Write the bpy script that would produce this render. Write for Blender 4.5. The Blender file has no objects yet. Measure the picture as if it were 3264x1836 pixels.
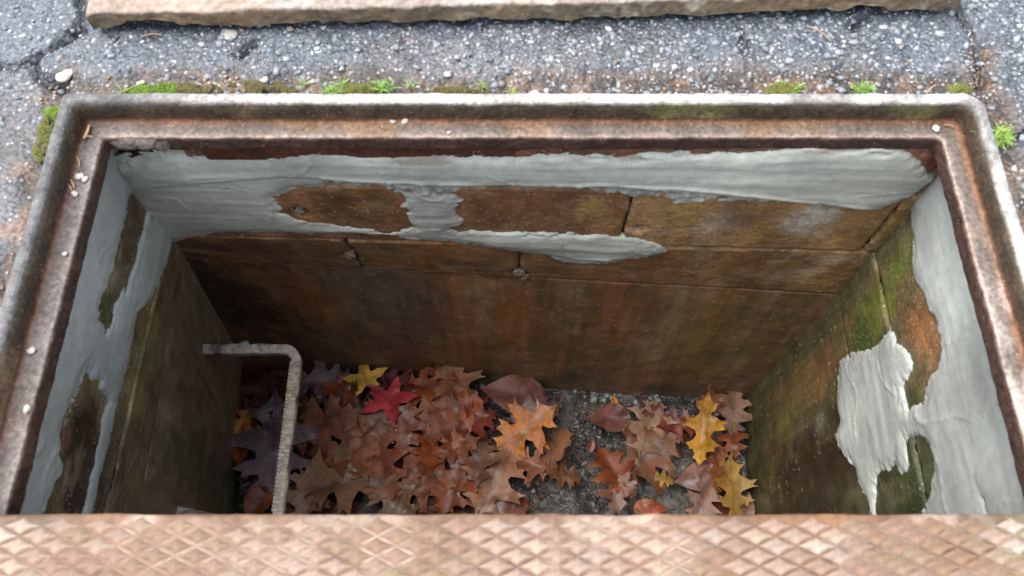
import bpy, bmesh, math, random
import numpy as np
from mathutils import Vector, Matrix, Euler
from mathutils.geometry import delaunay_2d_cdt

# ------------------------------------------------------------------ camera, sky, sun, exposure
S = bpy.context.scene
COL = S.collection
cam_d = bpy.data.cameras.new('camera'); cam = bpy.data.objects.new('camera', cam_d); COL.objects.link(cam)
cam.location = (0.0, 0.0, 0.9); cam.rotation_euler = (math.radians(24.5), 0, 0)
cam_d.sensor_width = 36.0; cam_d.lens = 27.8; cam_d.clip_start = 0.02; cam_d.clip_end = 500
cam_d.dof.use_dof = True; cam_d.dof.focus_distance = 1.85; cam_d.dof.aperture_fstop = 5.2
S.camera = cam
SUN_ELEV, SUN_AZ = math.radians(68), math.radians(-72)      # azimuth from +Y towards +X: soft light from the left
W = bpy.data.worlds.new('World'); S.world = W; W.use_nodes = True
wt = W.node_tree; wt.nodes.clear()
sky = wt.nodes.new('ShaderNodeTexSky'); sky.sky_type = 'NISHITA'; sky.sun_disc = False
sky.sun_elevation = SUN_ELEV; sky.sun_rotation = SUN_AZ; sky.air_density = 1.0; sky.dust_density = 3.0
hs = wt.nodes.new('ShaderNodeHueSaturation'); hs.inputs['Saturation'].default_value = 0.30
bg = wt.nodes.new('ShaderNodeBackground'); bg.inputs['Strength'].default_value = 0.15
wo = wt.nodes.new('ShaderNodeOutputWorld')
wt.links.new(sky.outputs[0], hs.inputs['Color']); wt.links.new(hs.outputs[0], bg.inputs[0]); wt.links.new(bg.outputs[0], wo.inputs[0])
sun_d = bpy.data.lights.new('sun', 'SUN'); sun = bpy.data.objects.new('sun', sun_d); COL.objects.link(sun)
sun_d.energy = 1.5; sun_d.angle = math.radians(55); sun_d.color = (1.0, .96, .90)
sd = Vector((math.sin(SUN_AZ)*math.cos(SUN_ELEV), math.cos(SUN_AZ)*math.cos(SUN_ELEV), math.sin(SUN_ELEV)))
sun.rotation_euler = sd.to_track_quat('Z', 'Y').to_euler()
S.view_settings.view_transform = 'Standard'; S.view_settings.look = 'None'
S.view_settings.gamma = 1.0; S.view_settings.use_curve_mapping = False
S.view_settings.exposure = 1.52
S.cycles.use_denoising = True
S.cycles.max_bounces = 10; S.cycles.diffuse_bounces = 6

DATA = {'blemish_far': [(-0.3662, 0.6883, -0.2881), (0.2188, 0.6739, -0.3259), (0.0138, 0.6973, -0.553), (-0.3192, 0.7055, -0.4886)],
 'cracks': [[(0.6704, 0.9166), (0.6701, 0.877), (0.6816, 0.8385), (0.6859, 0.8084), (0.6814, 0.7717), (0.6748, 0.7359), (0.6771, 0.7045)],
            [(0.6565, 0.9086), (0.6644, 0.8654), (0.6816, 0.8385)], [(0.6744, 0.6505), (0.6954, 0.6472), (0.77, 0.6406)],
            [(-0.6387, 0.8538), (-0.6411, 0.8385), (-0.6497, 0.8249), (-0.6613, 0.8121), (-0.6702, 0.801), (-0.6848, 0.7899), (-0.6984, 0.7753), (-0.7185, 0.7645),
             (-0.7719, 0.7717)],
            [(-0.6984, 0.7753), (-0.6797, 0.7466), (-0.648, 0.7324)], [(-0.6553, 0.9007), (-0.6404, 0.8615), (-0.6403, 0.8271)], [(0.5056, 0.8385), (0.5261, 0.8538)],
            [(-0.377, 0.8159), (-0.3961, 0.7863)], [(0.3355, 0.8385), (0.3426, 0.801)]],
 'dirtseam': [[(0.6832, 0.779), (0.6748, 0.7359), (0.6779, 0.708), (0.6742, 0.6671), (0.6756, 0.634), (0.6783, 0.5827), (0.6845, 0.5274)],
              [(-0.6086, 0.708), (-0.6301, 0.6806), (-0.6353, 0.634), (-0.6357, 0.5702), (-0.6434, 0.4977)]],
 'far_step': [(-0.6489, -0.2194), (-0.4369, -0.1745), (-0.3509, -0.162), (-0.2457, -0.1725), (-0.1194, -0.1776), (-0.0241, -0.179), (0.0709, -0.1756), (0.1715, -0.1709),
              (0.2606, -0.176), (0.3921, -0.1953), (0.4943, -0.2136), (0.5973, -0.2284)],
 'joint1': [-0.1383, 0.1984],
 'joint2': [-0.3088, 0.0137, 0.3767],
 'jointL': [(-0.6344, 0.5669, -0.3045), (-0.6367, 0.3182, -0.2705)],
 'leaves': [(-0.7226, 0.6826, 0.1688, 2.096, 'oak', 'maroon', 0.5, 1.0, 0.0, 'dark maroon oak leaf in the far left corner behind the step iron'),
            (-0.6708, 0.6446, 0.1224, 1.159, 'oak', 'maroon2', 0.5, 1.0, 0.0, "wine-brown oak leaf lying under the step iron's far bend"),
            (-0.5371, 0.6885, 0.1414, 0.185, 'oak', 'purple', 0.6, 1.0, 0.0, 'purple-brown oak leaf along the far wall just right of the step iron'),
            (-0.4849, 0.6576, 0.093, -0.178, 'oak', 'rust', 0.5, 1.0, 0.0, 'small rust-brown leaf between the yellow maple leaf and the step iron'),
            (-0.6378, 0.7041, 0.0776, 0.772, 'oak', 'brown', 0.5, 1.0, 0.0, "small brown leaf half hidden at the step iron's far bend"),
            (-0.3189, 0.6742, 0.1069, 2.617, 'oak', 'maroon2', 0.6, 1.0, 0.0, 'wine-brown leaf just right of the yellow maple leaf'),
            (-0.2633, 0.6624, 0.1278, 2.874, 'oak', 'orangered', 0.6, 1.0, 0.0, 'orange-red oak leaf right of the red maple leaf, near the far wall'),
            (-0.2042, 0.6742, 0.1113, 1.267, 'oak', 'pinkbrown', 0.7, 1.0, 0.0, 'pinkish oak leaf standing up behind the tan leaf at the far wall'),
            (-0.155, 0.6802, 0.1342, 1.966, 'oak', 'tan', 0.6, 1.0, 0.0, 'light tan oak leaf with pointed lobes leaning on the far wall'),
            (-0.1777, 0.6026, 0.169, 0.18, 'oak', 'rust', 0.35, 1.0, 0.0, 'large glossy rust-orange oak leaf in the middle of the litter'),
            (-0.1513, 0.5475, 0.1557, -2.785, 'oak', 'chestnut', 0.5, 1.0, 0.0, 'chestnut oak leaf overlapping the large glossy rust-orange leaf from below'),
            (-0.0989, 0.5635, 0.1008, 0.535, 'oak', 'red', 0.6, 1.0, 0.0, 'small dark red leaf pointing at the bare mud right of the litter'),
            (-0.2894, 0.5521, 0.1241, -1.69, 'oak', 'pinkbrown', 0.6, 1.0, 0.0, 'pinkish-brown oak leaf below the red maple leaf'),
            (-0.3698, 0.5807, 0.1319, -2.404, 'oak', 'fawn', 0.4, 1.0, 0.0, "fawn oak leaf under the red maple leaf's left side"),
            (-0.4478, 0.6096, 0.1266, 2.965, 'oak', 'brown', 0.6, 1.0, 0.0, "brown oak leaf between the yellow maple leaf and the step iron's grip"),
            (-0.524, 0.5544, 0.1877, 0.328, 'oak', 'pinkbrown2', 0.3, 1.0, 0.0, "large pinkish-brown oak leaf with straight midrib touching the step iron's grip"),
            (-0.6494, 0.5148, 0.2308, -1.484, 'oak', 'lilac', 0.35, 1.0, 0.0, "long lilac-grey oak leaf lying under the step iron's grip"),
            (-0.733, 0.598, 0.103, -2.768, 'oak', 'maroon2', 0.6, 1.0, 0.0, 'curled wine-brown leaf above the small orange oak leaf at the left wall'),
            (-0.7444, 0.5578, 0.0987, -1.788, 'oak', 'orange', 0.4, 1.0, 0.0, 'small orange oak leaf against the left wall'),
            (-0.7411, 0.4858, 0.0659, -1.572, 'ovate', 'rust', 0.5, 1.0, 0.0, 'narrow rust leaf just below the small orange oak leaf at the left wall'),
            (-0.6629, 0.3761, 0.1114, 1.099, 'ovate', 'rustorange', 0.7, 1.0, 0.0, 'narrow orange leaf left of the step iron near the cover plate'),
            (-0.4159, 0.4925, 0.1772, 0.508, 'oak', 'fawn2', 0.4, 1.0, 0.0, 'pale pinkish oak leaf in the middle left, below the bare dark patch'),
            (-0.3441, 0.4462, 0.1615, -1.248, 'oak', 'pinkbrown', 0.5, 1.0, 0.0, 'pinkish oak leaf with curled lobes left of the chestnut pair'),
            (-0.2216, 0.488, 0.106, 1.699, 'oak', 'rust', 0.6, 1.0, 0.0, 'rust oak leaf with upright lobes below the chestnut leaf'),
            (-0.142, 0.4936, 0.1045, -2.788, 'oak', 'fawn2', 0.6, 1.0, 0.0, 'small fawn leaf right of the rust leaf with upright lobes'),
            (-0.0859, 0.4516, 0.1203, 1.499, 'oak', 'greybrown', 0.9, 1.0, 0.0, 'curled grey-brown leaf beside the dark mud, in the middle'),
            (-0.219, 0.4244, 0.139, 2.632, 'oak', 'chestnut', 0.5, 1.0, 0.0, 'chestnut-brown leaf between the pale fawn leaves near the plate'),
            (-0.1526, 0.4017, 0.1387, -1.899, 'oak', 'chestnut', 0.6, 1.0, 0.0, 'dark chestnut oak leaf sloping down beside the large tan leaf near the plate'),
            (-0.2481, 0.3921, 0.1187, -2.968, 'oak', 'fawn', 0.6, 1.0, 0.0, 'fawn leaf with torn edges in the litter near the plate'),
            (-0.4557, 0.4017, 0.1926, -3.055, 'oak', 'olivetan', 0.35, 1.0, 0.0, 'large olive-tan oak leaf right of the step iron near the plate'),
            (-0.5444, 0.3633, 0.1556, 1.403, 'oak', 'tan', 0.45, 1.0, 0.0, 'broad pale tan oak leaf against the step iron beside the plate'),
            (-0.3114, 0.3591, 0.1433, 2.396, 'oak', 'tan2', 0.45, 1.0, 0.0, "tan-olive leaf at the plate's edge, right of the large olive-tan leaf"),
            (-0.0399, 0.3485, 0.1404, 3.056, 'ovate', 'redbrown', 0.3, 0.9, 0.0, "smooth dark red-brown leaf at the plate's edge in the middle"),
            (-0.0458, 0.4028, 0.1773, 1.083, 'oak', 'tan', 0.4, 1.0, 0.0, 'large tan oak leaf pointing up right at the border of litter and mud'),
            (0.055, 0.4495, 0.0986, 2.793, 'oak', 'pinkbrown', 0.6, 1.0, 0.0, 'small pinkish-brown leaf left of the curled tan leaf on the mud'),
            (0.1164, 0.4891, 0.1255, 1.066, 'oak', 'tan', 1.2, 1.0, 0.0, 'tightly curled tan leaf standing on the dark mud'),
            (0.1357, 0.4233, 0.0872, -0.174, 'oak', 'rustbrown', 0.4, 1.0, 0.0, 'wet brown leaf below the curled tan leaf on the mud'),
            (0.0068, 0.6423, 0.1541, 2.962, 'ovate', 'mauve', 0.4, 1.25, 0.0, 'broad mauve-brown leaf near the far wall right of the litter'),
            (0.0588, 0.5922, 0.1248, 0.266, 'oak', 'mauve2', 0.5, 1.0, 0.0, 'mauve leaf partly under the bright orange oak leaf'),
            (0.097, 0.583, 0.0594, 0.528, 'ovate', 'yellow2', 0.6, 1.0, 0.0, 'small yellow leaf touching the bright orange oak leaf'),
            (0.0415, 0.5498, 0.1696, -2.527, 'oak', 'brightorange', 0.25, 1.0, 0.018, 'bright orange oak leaf on the dark mud right of the litter'),
            (0.2684, 0.5807, 0.1015, 3.142, 'ovate', 'mauve', 0.5, 1.2, 0.0, 'mauve-red leaf left of the pale tan star-shaped oak leaf'),
            (0.3962, 0.5864, 0.077, 1.002, 'oak', 'redbrown', 0.5, 1.0, 0.0, 'red-brown leaf poking out behind the pale tan star-shaped oak leaf'),
            (0.3746, 0.5521, 0.1448, 1.249, 'oak', 'paletan', 0.3, 1.15, 0.0, 'pale tan star-shaped oak leaf on the gravel at right'),
            (0.4564, 0.5646, 0.1004, 0.175, 'oak', 'pinkred', 0.6, 1.0, 0.0, 'pinkish-red leaf between the pale tan star-shaped leaf and the yellow leaf'),
            (0.2802, 0.3814, 0.101, 1.606, 'oak', 'greybrown', 0.5, 1.0, 0.0, 'grey-brown leaf near the plate, under the brown leaf on the gravel'),
            (0.2709, 0.432, 0.1226, 2.059, 'oak', 'chestnut', 0.5, 1.0, 0.0, 'brown leaf left of the dark wet star-shaped leaf'),
            (0.2966, 0.4028, 0.0791, -0.715, 'oak', 'pinkbrown', 0.6, 1.0, 0.0, 'thin pinkish leaf crossing the gravel near the plate at right'),
            (0.3624, 0.4714, 0.1592, 0.507, 'oak', 'rustbrown', 0.35, 1.2, 0.0, 'dark wet rust-brown star-shaped leaf below the pale tan one'),
            (0.4054, 0.4136, 0.0511, -0.354, 'oak', 'yellowtan', 0.6, 1.0, 0.0, 'small yellowish scrap of leaf below the dark wet star-shaped leaf'),
            (0.5589, 0.6212, 0.0749, 1.64, 'oak', 'redbrown', 0.6, 1.0, 0.0, 'red-brown leaf in the far right corner behind the yellow leaf'),
            (0.6179, 0.6003, 0.1153, 1.374, 'oak', 'pinktan', 0.3, 1.1, 0.0, 'pinkish-tan oak leaf in the far right corner against the right wall'),
            (0.6069, 0.5238, 0.092, -1.597, 'oak', 'chestnut', 0.4, 1.0, 0.0, 'chestnut leaf against the right wall below the pinkish-tan leaf'),
            (0.5537, 0.4626, 0.09, 1.296, 'oak', 'pinkbrown', 0.5, 1.0, 0.0, 'pinkish-brown leaf between the yellow folded leaf and the right wall'),
            (0.5241, 0.5441, 0.1731, -1.803, 'oak', 'yellow', 0.9, 0.6, 0.02, 'upright folded golden yellow leaf at right'),
            (0.5012, 0.4212, 0.1023, -2.972, 'ovate', 'mauve', 0.4, 1.2, 0.0, 'mauve leaf with a dark midrib near the right wall and the plate'),
            (0.5574, 0.4353, 0.1016, 1.379, 'ovate', 'rustorange', 0.6, 0.7, 0.0, 'rust-orange leaf left of the golden-tan leaf at the right wall'),
            (0.5855, 0.3921, 0.1387, -1.594, 'oak', 'yellowtan', 0.7, 0.8, 0.01, 'golden-tan leaf against the right wall near the plate'),
            (0.5055, 0.3528, 0.1109, 0.968, 'oak', 'pinktan', 0.4, 1.0, 0.0, "pale pinkish-tan leaf at the plate's edge at right"),
            (0.6269, 0.3391, 0.0756, 1.277, 'ovate', 'pinktan', 0.7, 0.8, 0.0, "pale leaf curled against the right wall at the plate's edge"),
            (0.3661, 0.337, 0.0754, 0.0, 'ovate', 'orangered', 0.5, 1.0, 0.0, "orange leaf peeking over the plate's edge at right"),
            (0.2882, 0.6352, 0.0302, 1.689, 'ovate', 'orange', 0.6, 1.0, 0.0, 'tiny orange leaf scrap at the far wall on the gravel'),
            (0.2157, 0.5047, 0.034, 1.188, 'ovate', 'pinkbrown', 0.5, 1.0, 0.0, 'tiny pinkish leaf scrap on the mud left of the brown leaves'),
            (-0.3372, 0.6177, 0.1088, -1.258, 'maple', 'crimson', 0.3, 1.0, 0.015, 'crimson maple leaf, the only bright red leaf in the pit'),
            (-0.4108, 0.6921, 0.0874, 1.81, 'maple', 'goldenyellow', 0.25, 1.0, 0.02, 'bright yellow maple leaf near the far wall')],
 'mortar_far': [(-0.6224, -0.1479), (-0.5855, -0.1353), (-0.5298, -0.1201), (-0.4951, -0.1256), (-0.4417, -0.1129), (-0.3926, -0.1114), (-0.3419, -0.1034), (-0.2914, -0.0933),
                (-0.2337, -0.1054), (-0.1742, -0.1112), (-0.1131, -0.105), (-0.0229, -0.1087), (0.0072, -0.111), (0.0371, -0.1004), (0.1265, -0.0967), (0.1976, -0.0935),
                (0.2429, -0.0818), (0.2789, -0.0849), (0.3315, -0.0833), (0.3941, -0.0764), (0.4137, -0.0648), (0.471, -0.0632), (0.5294, -0.0646), (0.567, -0.0685),
                (0.5993, -0.091), (0.6316, -0.1218), (0.6536, -0.1487), (0.6428, -0.172), (0.6349, -0.1961), (0.6192, -0.2188), (0.587, -0.2352), (0.5561, -0.2403),
                (0.5389, -0.2294), (0.5028, -0.2195), (0.4386, -0.2219), (0.3339, -0.2197), (0.2707, -0.2297), (0.2541, -0.2102), (0.1889, -0.2065), (0.1361, -0.1949),
                (0.0843, -0.1871), (-0.0051, -0.1771), (-0.0563, -0.1873), (-0.1028, -0.2112), (-0.0847, -0.236), (-0.1007, -0.2766), (-0.0856, -0.311), (-0.1142, -0.3491),
                (-0.0271, -0.3509), (0.0799, -0.3503), (0.1505, -0.3439), (0.2538, -0.3691), (0.2876, -0.4052), (0.2562, -0.4298), (0.2074, -0.4573), (0.1638, -0.478),
                (0.1269, -0.4991), (0.102, -0.4761), (0.0696, -0.4414), (-0.0282, -0.4122), (-0.1079, -0.3827), (-0.2088, -0.3722), (-0.2793, -0.3602), (-0.3669, -0.3646),
                (-0.424, -0.3612), (-0.4975, -0.3649), (-0.5429, -0.3703), (-0.5954, -0.3933), (-0.6521, -0.4383), (-0.6721, -0.4233), (-0.6466, -0.2587)],
 'mortar_far_hole': [(-0.3978, -0.2354), (-0.3551, -0.2032), (-0.2811, -0.1906), (-0.2113, -0.1967), (-0.1742, -0.2202), (-0.1863, -0.2532), (-0.1763, -0.2938), (-0.1708, -0.3309),
                     (-0.2065, -0.3551), (-0.2904, -0.3426), (-0.3573, -0.3235), (-0.3856, -0.3102), (-0.4015, -0.2785)],
 'mortar_left': [(0.0662, 0.2419), (0.3801, 0.3872), (0.7387, -0.0966), (0.7207, -0.2071), (0.712, -0.2877), (0.7036, -0.3574), (0.6986, -0.4158), (0.6654, -0.4098),
                 (0.6061, -0.3876), (0.5569, -0.3715), (0.5126, -0.3305), (0.4568, -0.3375), (0.3945, -0.3391), (0.3818, -0.335), (0.3395, -0.3348), (0.2976, -0.3366),
                 (0.2595, -0.3339), (0.1853, -0.3363), (0.1243, -0.3358)],
 'mortar_left_hole': [(0.6911, -0.2224), (0.7116, -0.2531), (0.7076, -0.2724), (0.6974, -0.2955), (0.6458, -0.293), (0.5757, -0.2964), (0.5302, -0.2767), (0.4936, -0.2635),
                      (0.4616, -0.2655), (0.4452, -0.2492), (0.4501, -0.228), (0.4494, -0.2117), (0.4732, -0.2061), (0.518, -0.2107), (0.5674, -0.2155), (0.6269, -0.2178),
                      (0.6727, -0.2097)],
 'mortar_left_hole2': [(0.3843, -0.2162), (0.3592, -0.2034), (0.3514, -0.2037), (0.3205, -0.1937), (0.2988, -0.1929), (0.2702, -0.1878), (0.2417, -0.1946), (0.2315, -0.2166),
                       (0.2097, -0.2011), (0.1834, -0.1947), (0.164, -0.1874), (0.1086, -0.1797), (0.123, -0.3232), (0.1838, -0.3191), (0.2595, -0.3137), (0.3215, -0.3086),
                       (0.3546, -0.3189), (0.37, -0.3074), (0.3701, -0.2565)],
 'mortar_right': [(0.7121, -0.1651), (0.7052, -0.201), (0.6906, -0.2278), (0.6614, -0.2377), (0.6028, -0.2562), (0.5764, -0.2677), (0.5508, -0.2748), (0.5383, -0.2695),
                  (0.5144, -0.2587), (0.4954, -0.258), (0.4692, -0.2393), (0.4425, -0.2387), (0.4073, -0.2457), (0.3948, -0.2596), (0.389, -0.2868), (0.3835, -0.2981),
                  (0.3677, -0.3191), (0.354, -0.333), (0.3587, -0.3631), (0.3705, -0.3902), (0.4001, -0.3873), (0.4077, -0.3738), (0.4108, -0.3682), (0.425, -0.3423),
                  (0.4442, -0.3436), (0.4712, -0.3707), (0.4951, -0.3798), (0.5027, -0.3936), (0.4973, -0.4411), (0.499, -0.473), (0.5227, -0.5542), (0.5273, -0.6142),
                  (0.4919, -0.6371), (0.449, -0.6607), (0.4136, -0.6545), (0.3965, -0.6962), (0.3645, -0.6781), (0.3438, -0.6568), (0.3167, -0.6281), (0.2845, -0.6176),
                  (0.2458, -0.5969), (0.2255, -0.5951), (0.1515, -0.6068), (0.0693, 0.2107), (0.4006, 0.3596), (0.7265, -0.0801)],
 'mortar_right_hole': [(0.1515, -0.6068), (0.2263, -0.5914), (0.2934, -0.561), (0.3035, -0.5299), (0.2982, -0.4949), (0.3047, -0.4579), (0.3104, -0.4442), (0.2833, -0.4442),
                       (0.2807, -0.4317), (0.3312, -0.4145), (0.3373, -0.4011), (0.3337, -0.3742), (0.3187, -0.3394), (0.2984, -0.3267), (0.2701, -0.323), (0.2318, -0.3363),
                       (0.215, -0.3474), (0.2023, -0.3692), (0.194, -0.3868), (0.1334, -0.4263)],
 'mortar_right_hole2': [(0.2145, -0.232), (0.1904, -0.2136), (0.1684, -0.2165), (0.113, -0.2239), (0.1158, -0.2515), (0.1717, -0.2387), (0.1969, -0.2419)],
 'moss': [((-0.508, 0.7233), 0.032, 0.013, 0), ((-0.6377, 0.6847), 0.018, 0.009, 0), ((-0.6421, 0.6439), 0.012, 0.034, 1), ((-0.3651, 0.7275), 0.05, 0.013, 2),
          ((-0.2212, 0.7247), 0.026, 0.01, 1), ((0.3927, 0.7275), 0.022, 0.01, 1), ((-0.0776, 0.7226), 0.04, 0.009, 2), ((0.6404, 0.7268), 0.016, 0.009, 1),
          ((-0.455, 0.7261), 0.03, 0.01, 2)],
 'needles': [((-0.6045, 0.6813, -0.036), (-0.6072, 0.658, -0.036)), ((-0.6076, 0.6594, -0.036), (-0.5954, 0.6607, -0.036)), ((-0.611, 0.6271, -0.036), (-0.6026, 0.6126, -0.036)),
             ((-0.6107, 0.5898, -0.036), (-0.6023, 0.577, -0.036)), ((0.6182, 0.6813, -0.036), (0.6319, 0.6765, -0.036)), ((-0.6107, 0.5802, -0.036), (-0.6045, 0.5725, -0.036))],
 'needles_ground': [((-0.5429, 0.8159, 0), (-0.5143, 0.8189, 0)), ((0.4379, 0.837, 0), (0.4668, 0.8099, 0)), ((0.5896, 0.7184, 0), (0.6062, 0.7324, 0)),
                    ((0.6779, 0.7645, 0), (0.6762, 0.7458, 0))],
 'pebbles_far': [(-0.1716, 0.6896, -0.036), (-0.1533, 0.6903, -0.036), (-0.1236, 0.691, -0.036), (-0.0897, 0.6696, -0.036), (0.6057, 0.6765, -0.036)],
 'pebbles_ground': [(0.0332, 0.724, 0), (-0.6479, 0.7558, 0), (-0.4177, 0.8234, 0), (-0.2867, 0.743, 0), (-0.0926, 0.7501, 0), (-0.5337, 0.7395, 0), (0.5677, 0.8121, 0),
                    (0.4893, 0.8121, 0), (0.1071, 0.7011, 0)],
 'pebbles_left': [(-0.5999, 0.5956, -0.036), (-0.5919, 0.5917, -0.036), (-0.6001, 0.5674, -0.036), (-0.5922, 0.4755, -0.036), (-0.6145, 0.4065, -0.036), (-0.6017, 0.3391, -0.036),
                  (-0.5887, 0.2643, -0.036)],
 'slab': [(-0.6147, 0.8249, 0), (0.658, 0.863, 0)],
 'stains_and_light': [((-0.4772, 0.7301, -0.7809), 0.06, (0.17, 0.062, 0.018), 0.9, 3, 'far'), ((0.0111, 0.6993, -0.8028), 0.05, (0.17, 0.062, 0.018), 0.8, 5, 'far'),
            ((0.2435, 0.685, -0.7445), 0.07, (0.17, 0.062, 0.018), 0.5, 4, 'far'), ((-0.2666, 0.7168, -0.7967), 0.12, (0.085, 0.072, 0.055), 0.8, 2.5, 'far'),
            ((-0.4234, 0.7258, -1.1546), 0.15, (0.085, 0.072, 0.055), 0.6, 2, 'far'), ((0.4369, 0.672, -0.8607), 0.1, (0.11, 0.085, 0.028), 0.5, 3, 'far'),
            ((-0.6084, 0.7384, -0.7542), 0.09, (0.05, 0.027, 0.012), 0.8, 2.5, 'far'), ((-0.6825, 0.743, -0.8106), 0.1, (0.024, 0.017, 0.01), 0.9, 3, 'far'),  # dark patches in the far-left corner: occlusion shade painted over the wet wall
            ((-0.6888, 0.7434, -0.7215), 0.06, (0.024, 0.017, 0.01), 0.8, 2, 'far'), ((0.5784, 0.663, -0.8635), 0.12, (0.11, 0.085, 0.028), 0.5, 2, 'far'),
            ((0.1296, 0.676, -0.2669), 0.04, (0.2, 0.135, 0.045), 0.9, 1.2, 'far'), ((0.1746, 0.675, -0.3064), 0.03, (0.2, 0.135, 0.045), 0.6, 1.2, 'far'),
            ((-0.2768, 0.6859, -0.2704), 0.08, (0.05, 0.027, 0.012), 0.7, 1, 'far'), ((0.0081, 0.6789, -0.2585), 0.1, (0.12, 0.055, 0.025), 0.7, 0.8, 'far'),
            ((0.3523, 0.6706, -0.2985), 0.05, (0.26, 0.23, 0.19), 0.5, 1, 'far'), ((0.3926, 0.6697, -0.2693), 0.05, (0.1, 0.06, 0.03), 0.5, 1.0, 'far'),
            ((0.5098, 0.6668, -0.2779), 0.055, (0.3, 0.27, 0.23), 1.0, 1.4, 'far'), ((0.2925, 0.6721, -0.2735), 0.05, (0.2, 0.135, 0.045), 0.6, 1.2, 'far'),  # whitish block patch: wet sheen painted in along with white efflorescence
            ((0.4485, 0.6681, -0.3225), 0.04, (0.2, 0.135, 0.045), 0.5, 1, 'far'), ((0.25, 0.6731, -0.303), 0.05, (0.2, 0.12, 0.05), 0.7, 1, 'far'),
            ((0.5539, 0.6661, -0.4968), 0.06, (0.26, 0.23, 0.19), 0.5, 0.6, 'far'), ((0.588, 0.6648, -0.2881), 0.05, (0.13, 0.075, 0.03), 0.8, 1.2, 'far'),
            ((0.6471, 0.6632, -0.2994), 0.04, (0.2, 0.135, 0.045), 0.8, 1.5, 'far'), ((0.6109, 0.6634, -0.4221), 0.05, (0.26, 0.23, 0.19), 0.5, 0.5, 'far'),
            ((0.4787, 0.6698, -0.5046), 0.05, (0.26, 0.23, 0.19), 0.3, 0.6, 'far'), ((0.2398, 0.6789, -0.4703), 0.1, (0.17, 0.062, 0.018), 0.35, 0.7, 'far'),
            ((-0.3776, 0.7048, -0.4702), 0.05, (0.17, 0.095, 0.06), 0.8, 0.7, 'far'), ((-0.4663, 0.7055, -0.4547), 0.06, (0.05, 0.027, 0.012), 0.8, 0.8, 'far'),
            ((-0.2392, 0.7003, -0.4784), 0.08, (0.2, 0.135, 0.045), 0.5, 0.6, 'far'), ((-0.0865, 0.7004, -0.5315), 0.08, (0.05, 0.027, 0.012), 0.5, 0.6, 'far'),
            ((0.5597, 0.666, -0.5149), 0.06, (0.2, 0.135, 0.045), 0.4, 0.6, 'far'), ((0.702, 0.6551, -0.8693), 0.05, (0.19, 0.09, 0.04), 0.6, 2, 'far'),
            ((0.747, 0.6496, -1.1297), 0.08, (0.11, 0.085, 0.028), 0.8, 2.0, 'far'), ((-0.5798, 0.7131, -0.4694), 0.06, (0.024, 0.017, 0.01), 0.6, 0.7, 'far'),
            ((0.6627, 0.5961, -0.3341), 0.05, (0.085, 0.1, 0.022), 1, 1.5, 'right'), ((0.6632, 0.556, -0.4538), 0.06, (0.085, 0.1, 0.022), 1, 1.3, 'right'),
            ((0.6645, 0.5415, -0.519), 0.05, (0.05, 0.07, 0.018), 1, 1.2, 'right'), ((0.6619, 0.5569, -0.3822), 0.04, (0.085, 0.1, 0.022), 0.8, 1, 'right'),
            ((0.6629, 0.4623, -0.2933), 0.045, (0.19, 0.09, 0.04), 1, 1.6, 'right'), ((0.6629, 0.4191, -0.2863), 0.04, (0.19, 0.09, 0.04), 0.8, 1.4, 'right'),
            ((0.6622, 0.3956, -0.336), 0.04, (0.08, 0.065, 0.03), 1, 1.5, 'right'), ((0.6618, 0.3713, -0.3672), 0.03, (0.03, 0.038, 0.014), 1, 1, 'right'),
            ((0.6643, 0.5323, -0.7631), 0.06, (0.19, 0.09, 0.04), 0.8, 2, 'right'), ((0.6635, 0.535, -0.893), 0.07, (0.11, 0.085, 0.028), 0.8, 2.5, 'right'),
            ((0.6603, 0.3421, -0.7663), 0.14, (0.024, 0.017, 0.01), 1, 1.6, 'right'), ((0.661, 0.4931, -1.0252), 0.06, (0.11, 0.085, 0.028), 0.6, 2, 'right'),
            ((0.656, 0.3278, -0.9645), 0.15, (0.024, 0.017, 0.01), 1, 1.5, 'right'), ((0.6634, 0.5825, -1.2433), 0.06, (0.045, 0.045, 0.015), 0.8, 3, 'right'),
            ((0.6551, 0.4197, -1.2484), 0.07, (0.03, 0.032, 0.012), 0.8, 3, 'right'), ((0.6615, 0.286, -0.3983), 0.06, (0.03, 0.038, 0.014), 1, 1.3, 'right'),
            ((0.6623, 0.2538, -0.505), 0.1, (0.03, 0.038, 0.014), 1, 1.3, 'right'), ((0.6621, 0.2795, -0.4615), 0.06, (0.03, 0.038, 0.014), 1, 1, 'right'),
            ((0.6613, 0.228, -0.3968), 0.05, (0.03, 0.038, 0.014), 1, 1.3, 'right'), ((0.6627, 0.1826, -0.2319), 0.04, (0.03, 0.038, 0.014), 1, 1, 'right'),
            ((0.6624, 0.4458, -0.7723), 0.04, (0.26, 0.23, 0.19), 0.25, 1.0, 'right'), ((-0.631, 0.6729, -0.2482), 0.05, (0.05, 0.027, 0.012), 0.8, 1, 'left'),
            ((-0.6321, 0.6007, -0.2536), 0.06, (0.075, 0.05, 0.03), 1, 1, 'left'), ((-0.6334, 0.4841, -0.246), 0.05, (0.05, 0.07, 0.02), 1, 1, 'left'),
            ((-0.6333, 0.5313, -0.2589), 0.04, (0.085, 0.072, 0.055), 0.8, 1, 'left'), ((-0.6351, 0.361, -0.2475), 0.05, (0.11, 0.085, 0.028), 1, 1, 'left'),
            ((-0.636, 0.3202, -0.2557), 0.04, (0.085, 0.072, 0.055), 0.8, 1, 'left'), ((-0.6373, 0.2563, -0.2635), 0.1, (0.024, 0.017, 0.01), 1, 1, 'left'),
            ((-0.6341, 0.2716, -0.2049), 0.025, (0.17, 0.095, 0.06), 0.8, 1, 'left'), ((-0.6358, 0.1803, -0.2179), 0.04, (0.11, 0.085, 0.028), 0.8, 1, 'left'),
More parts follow.
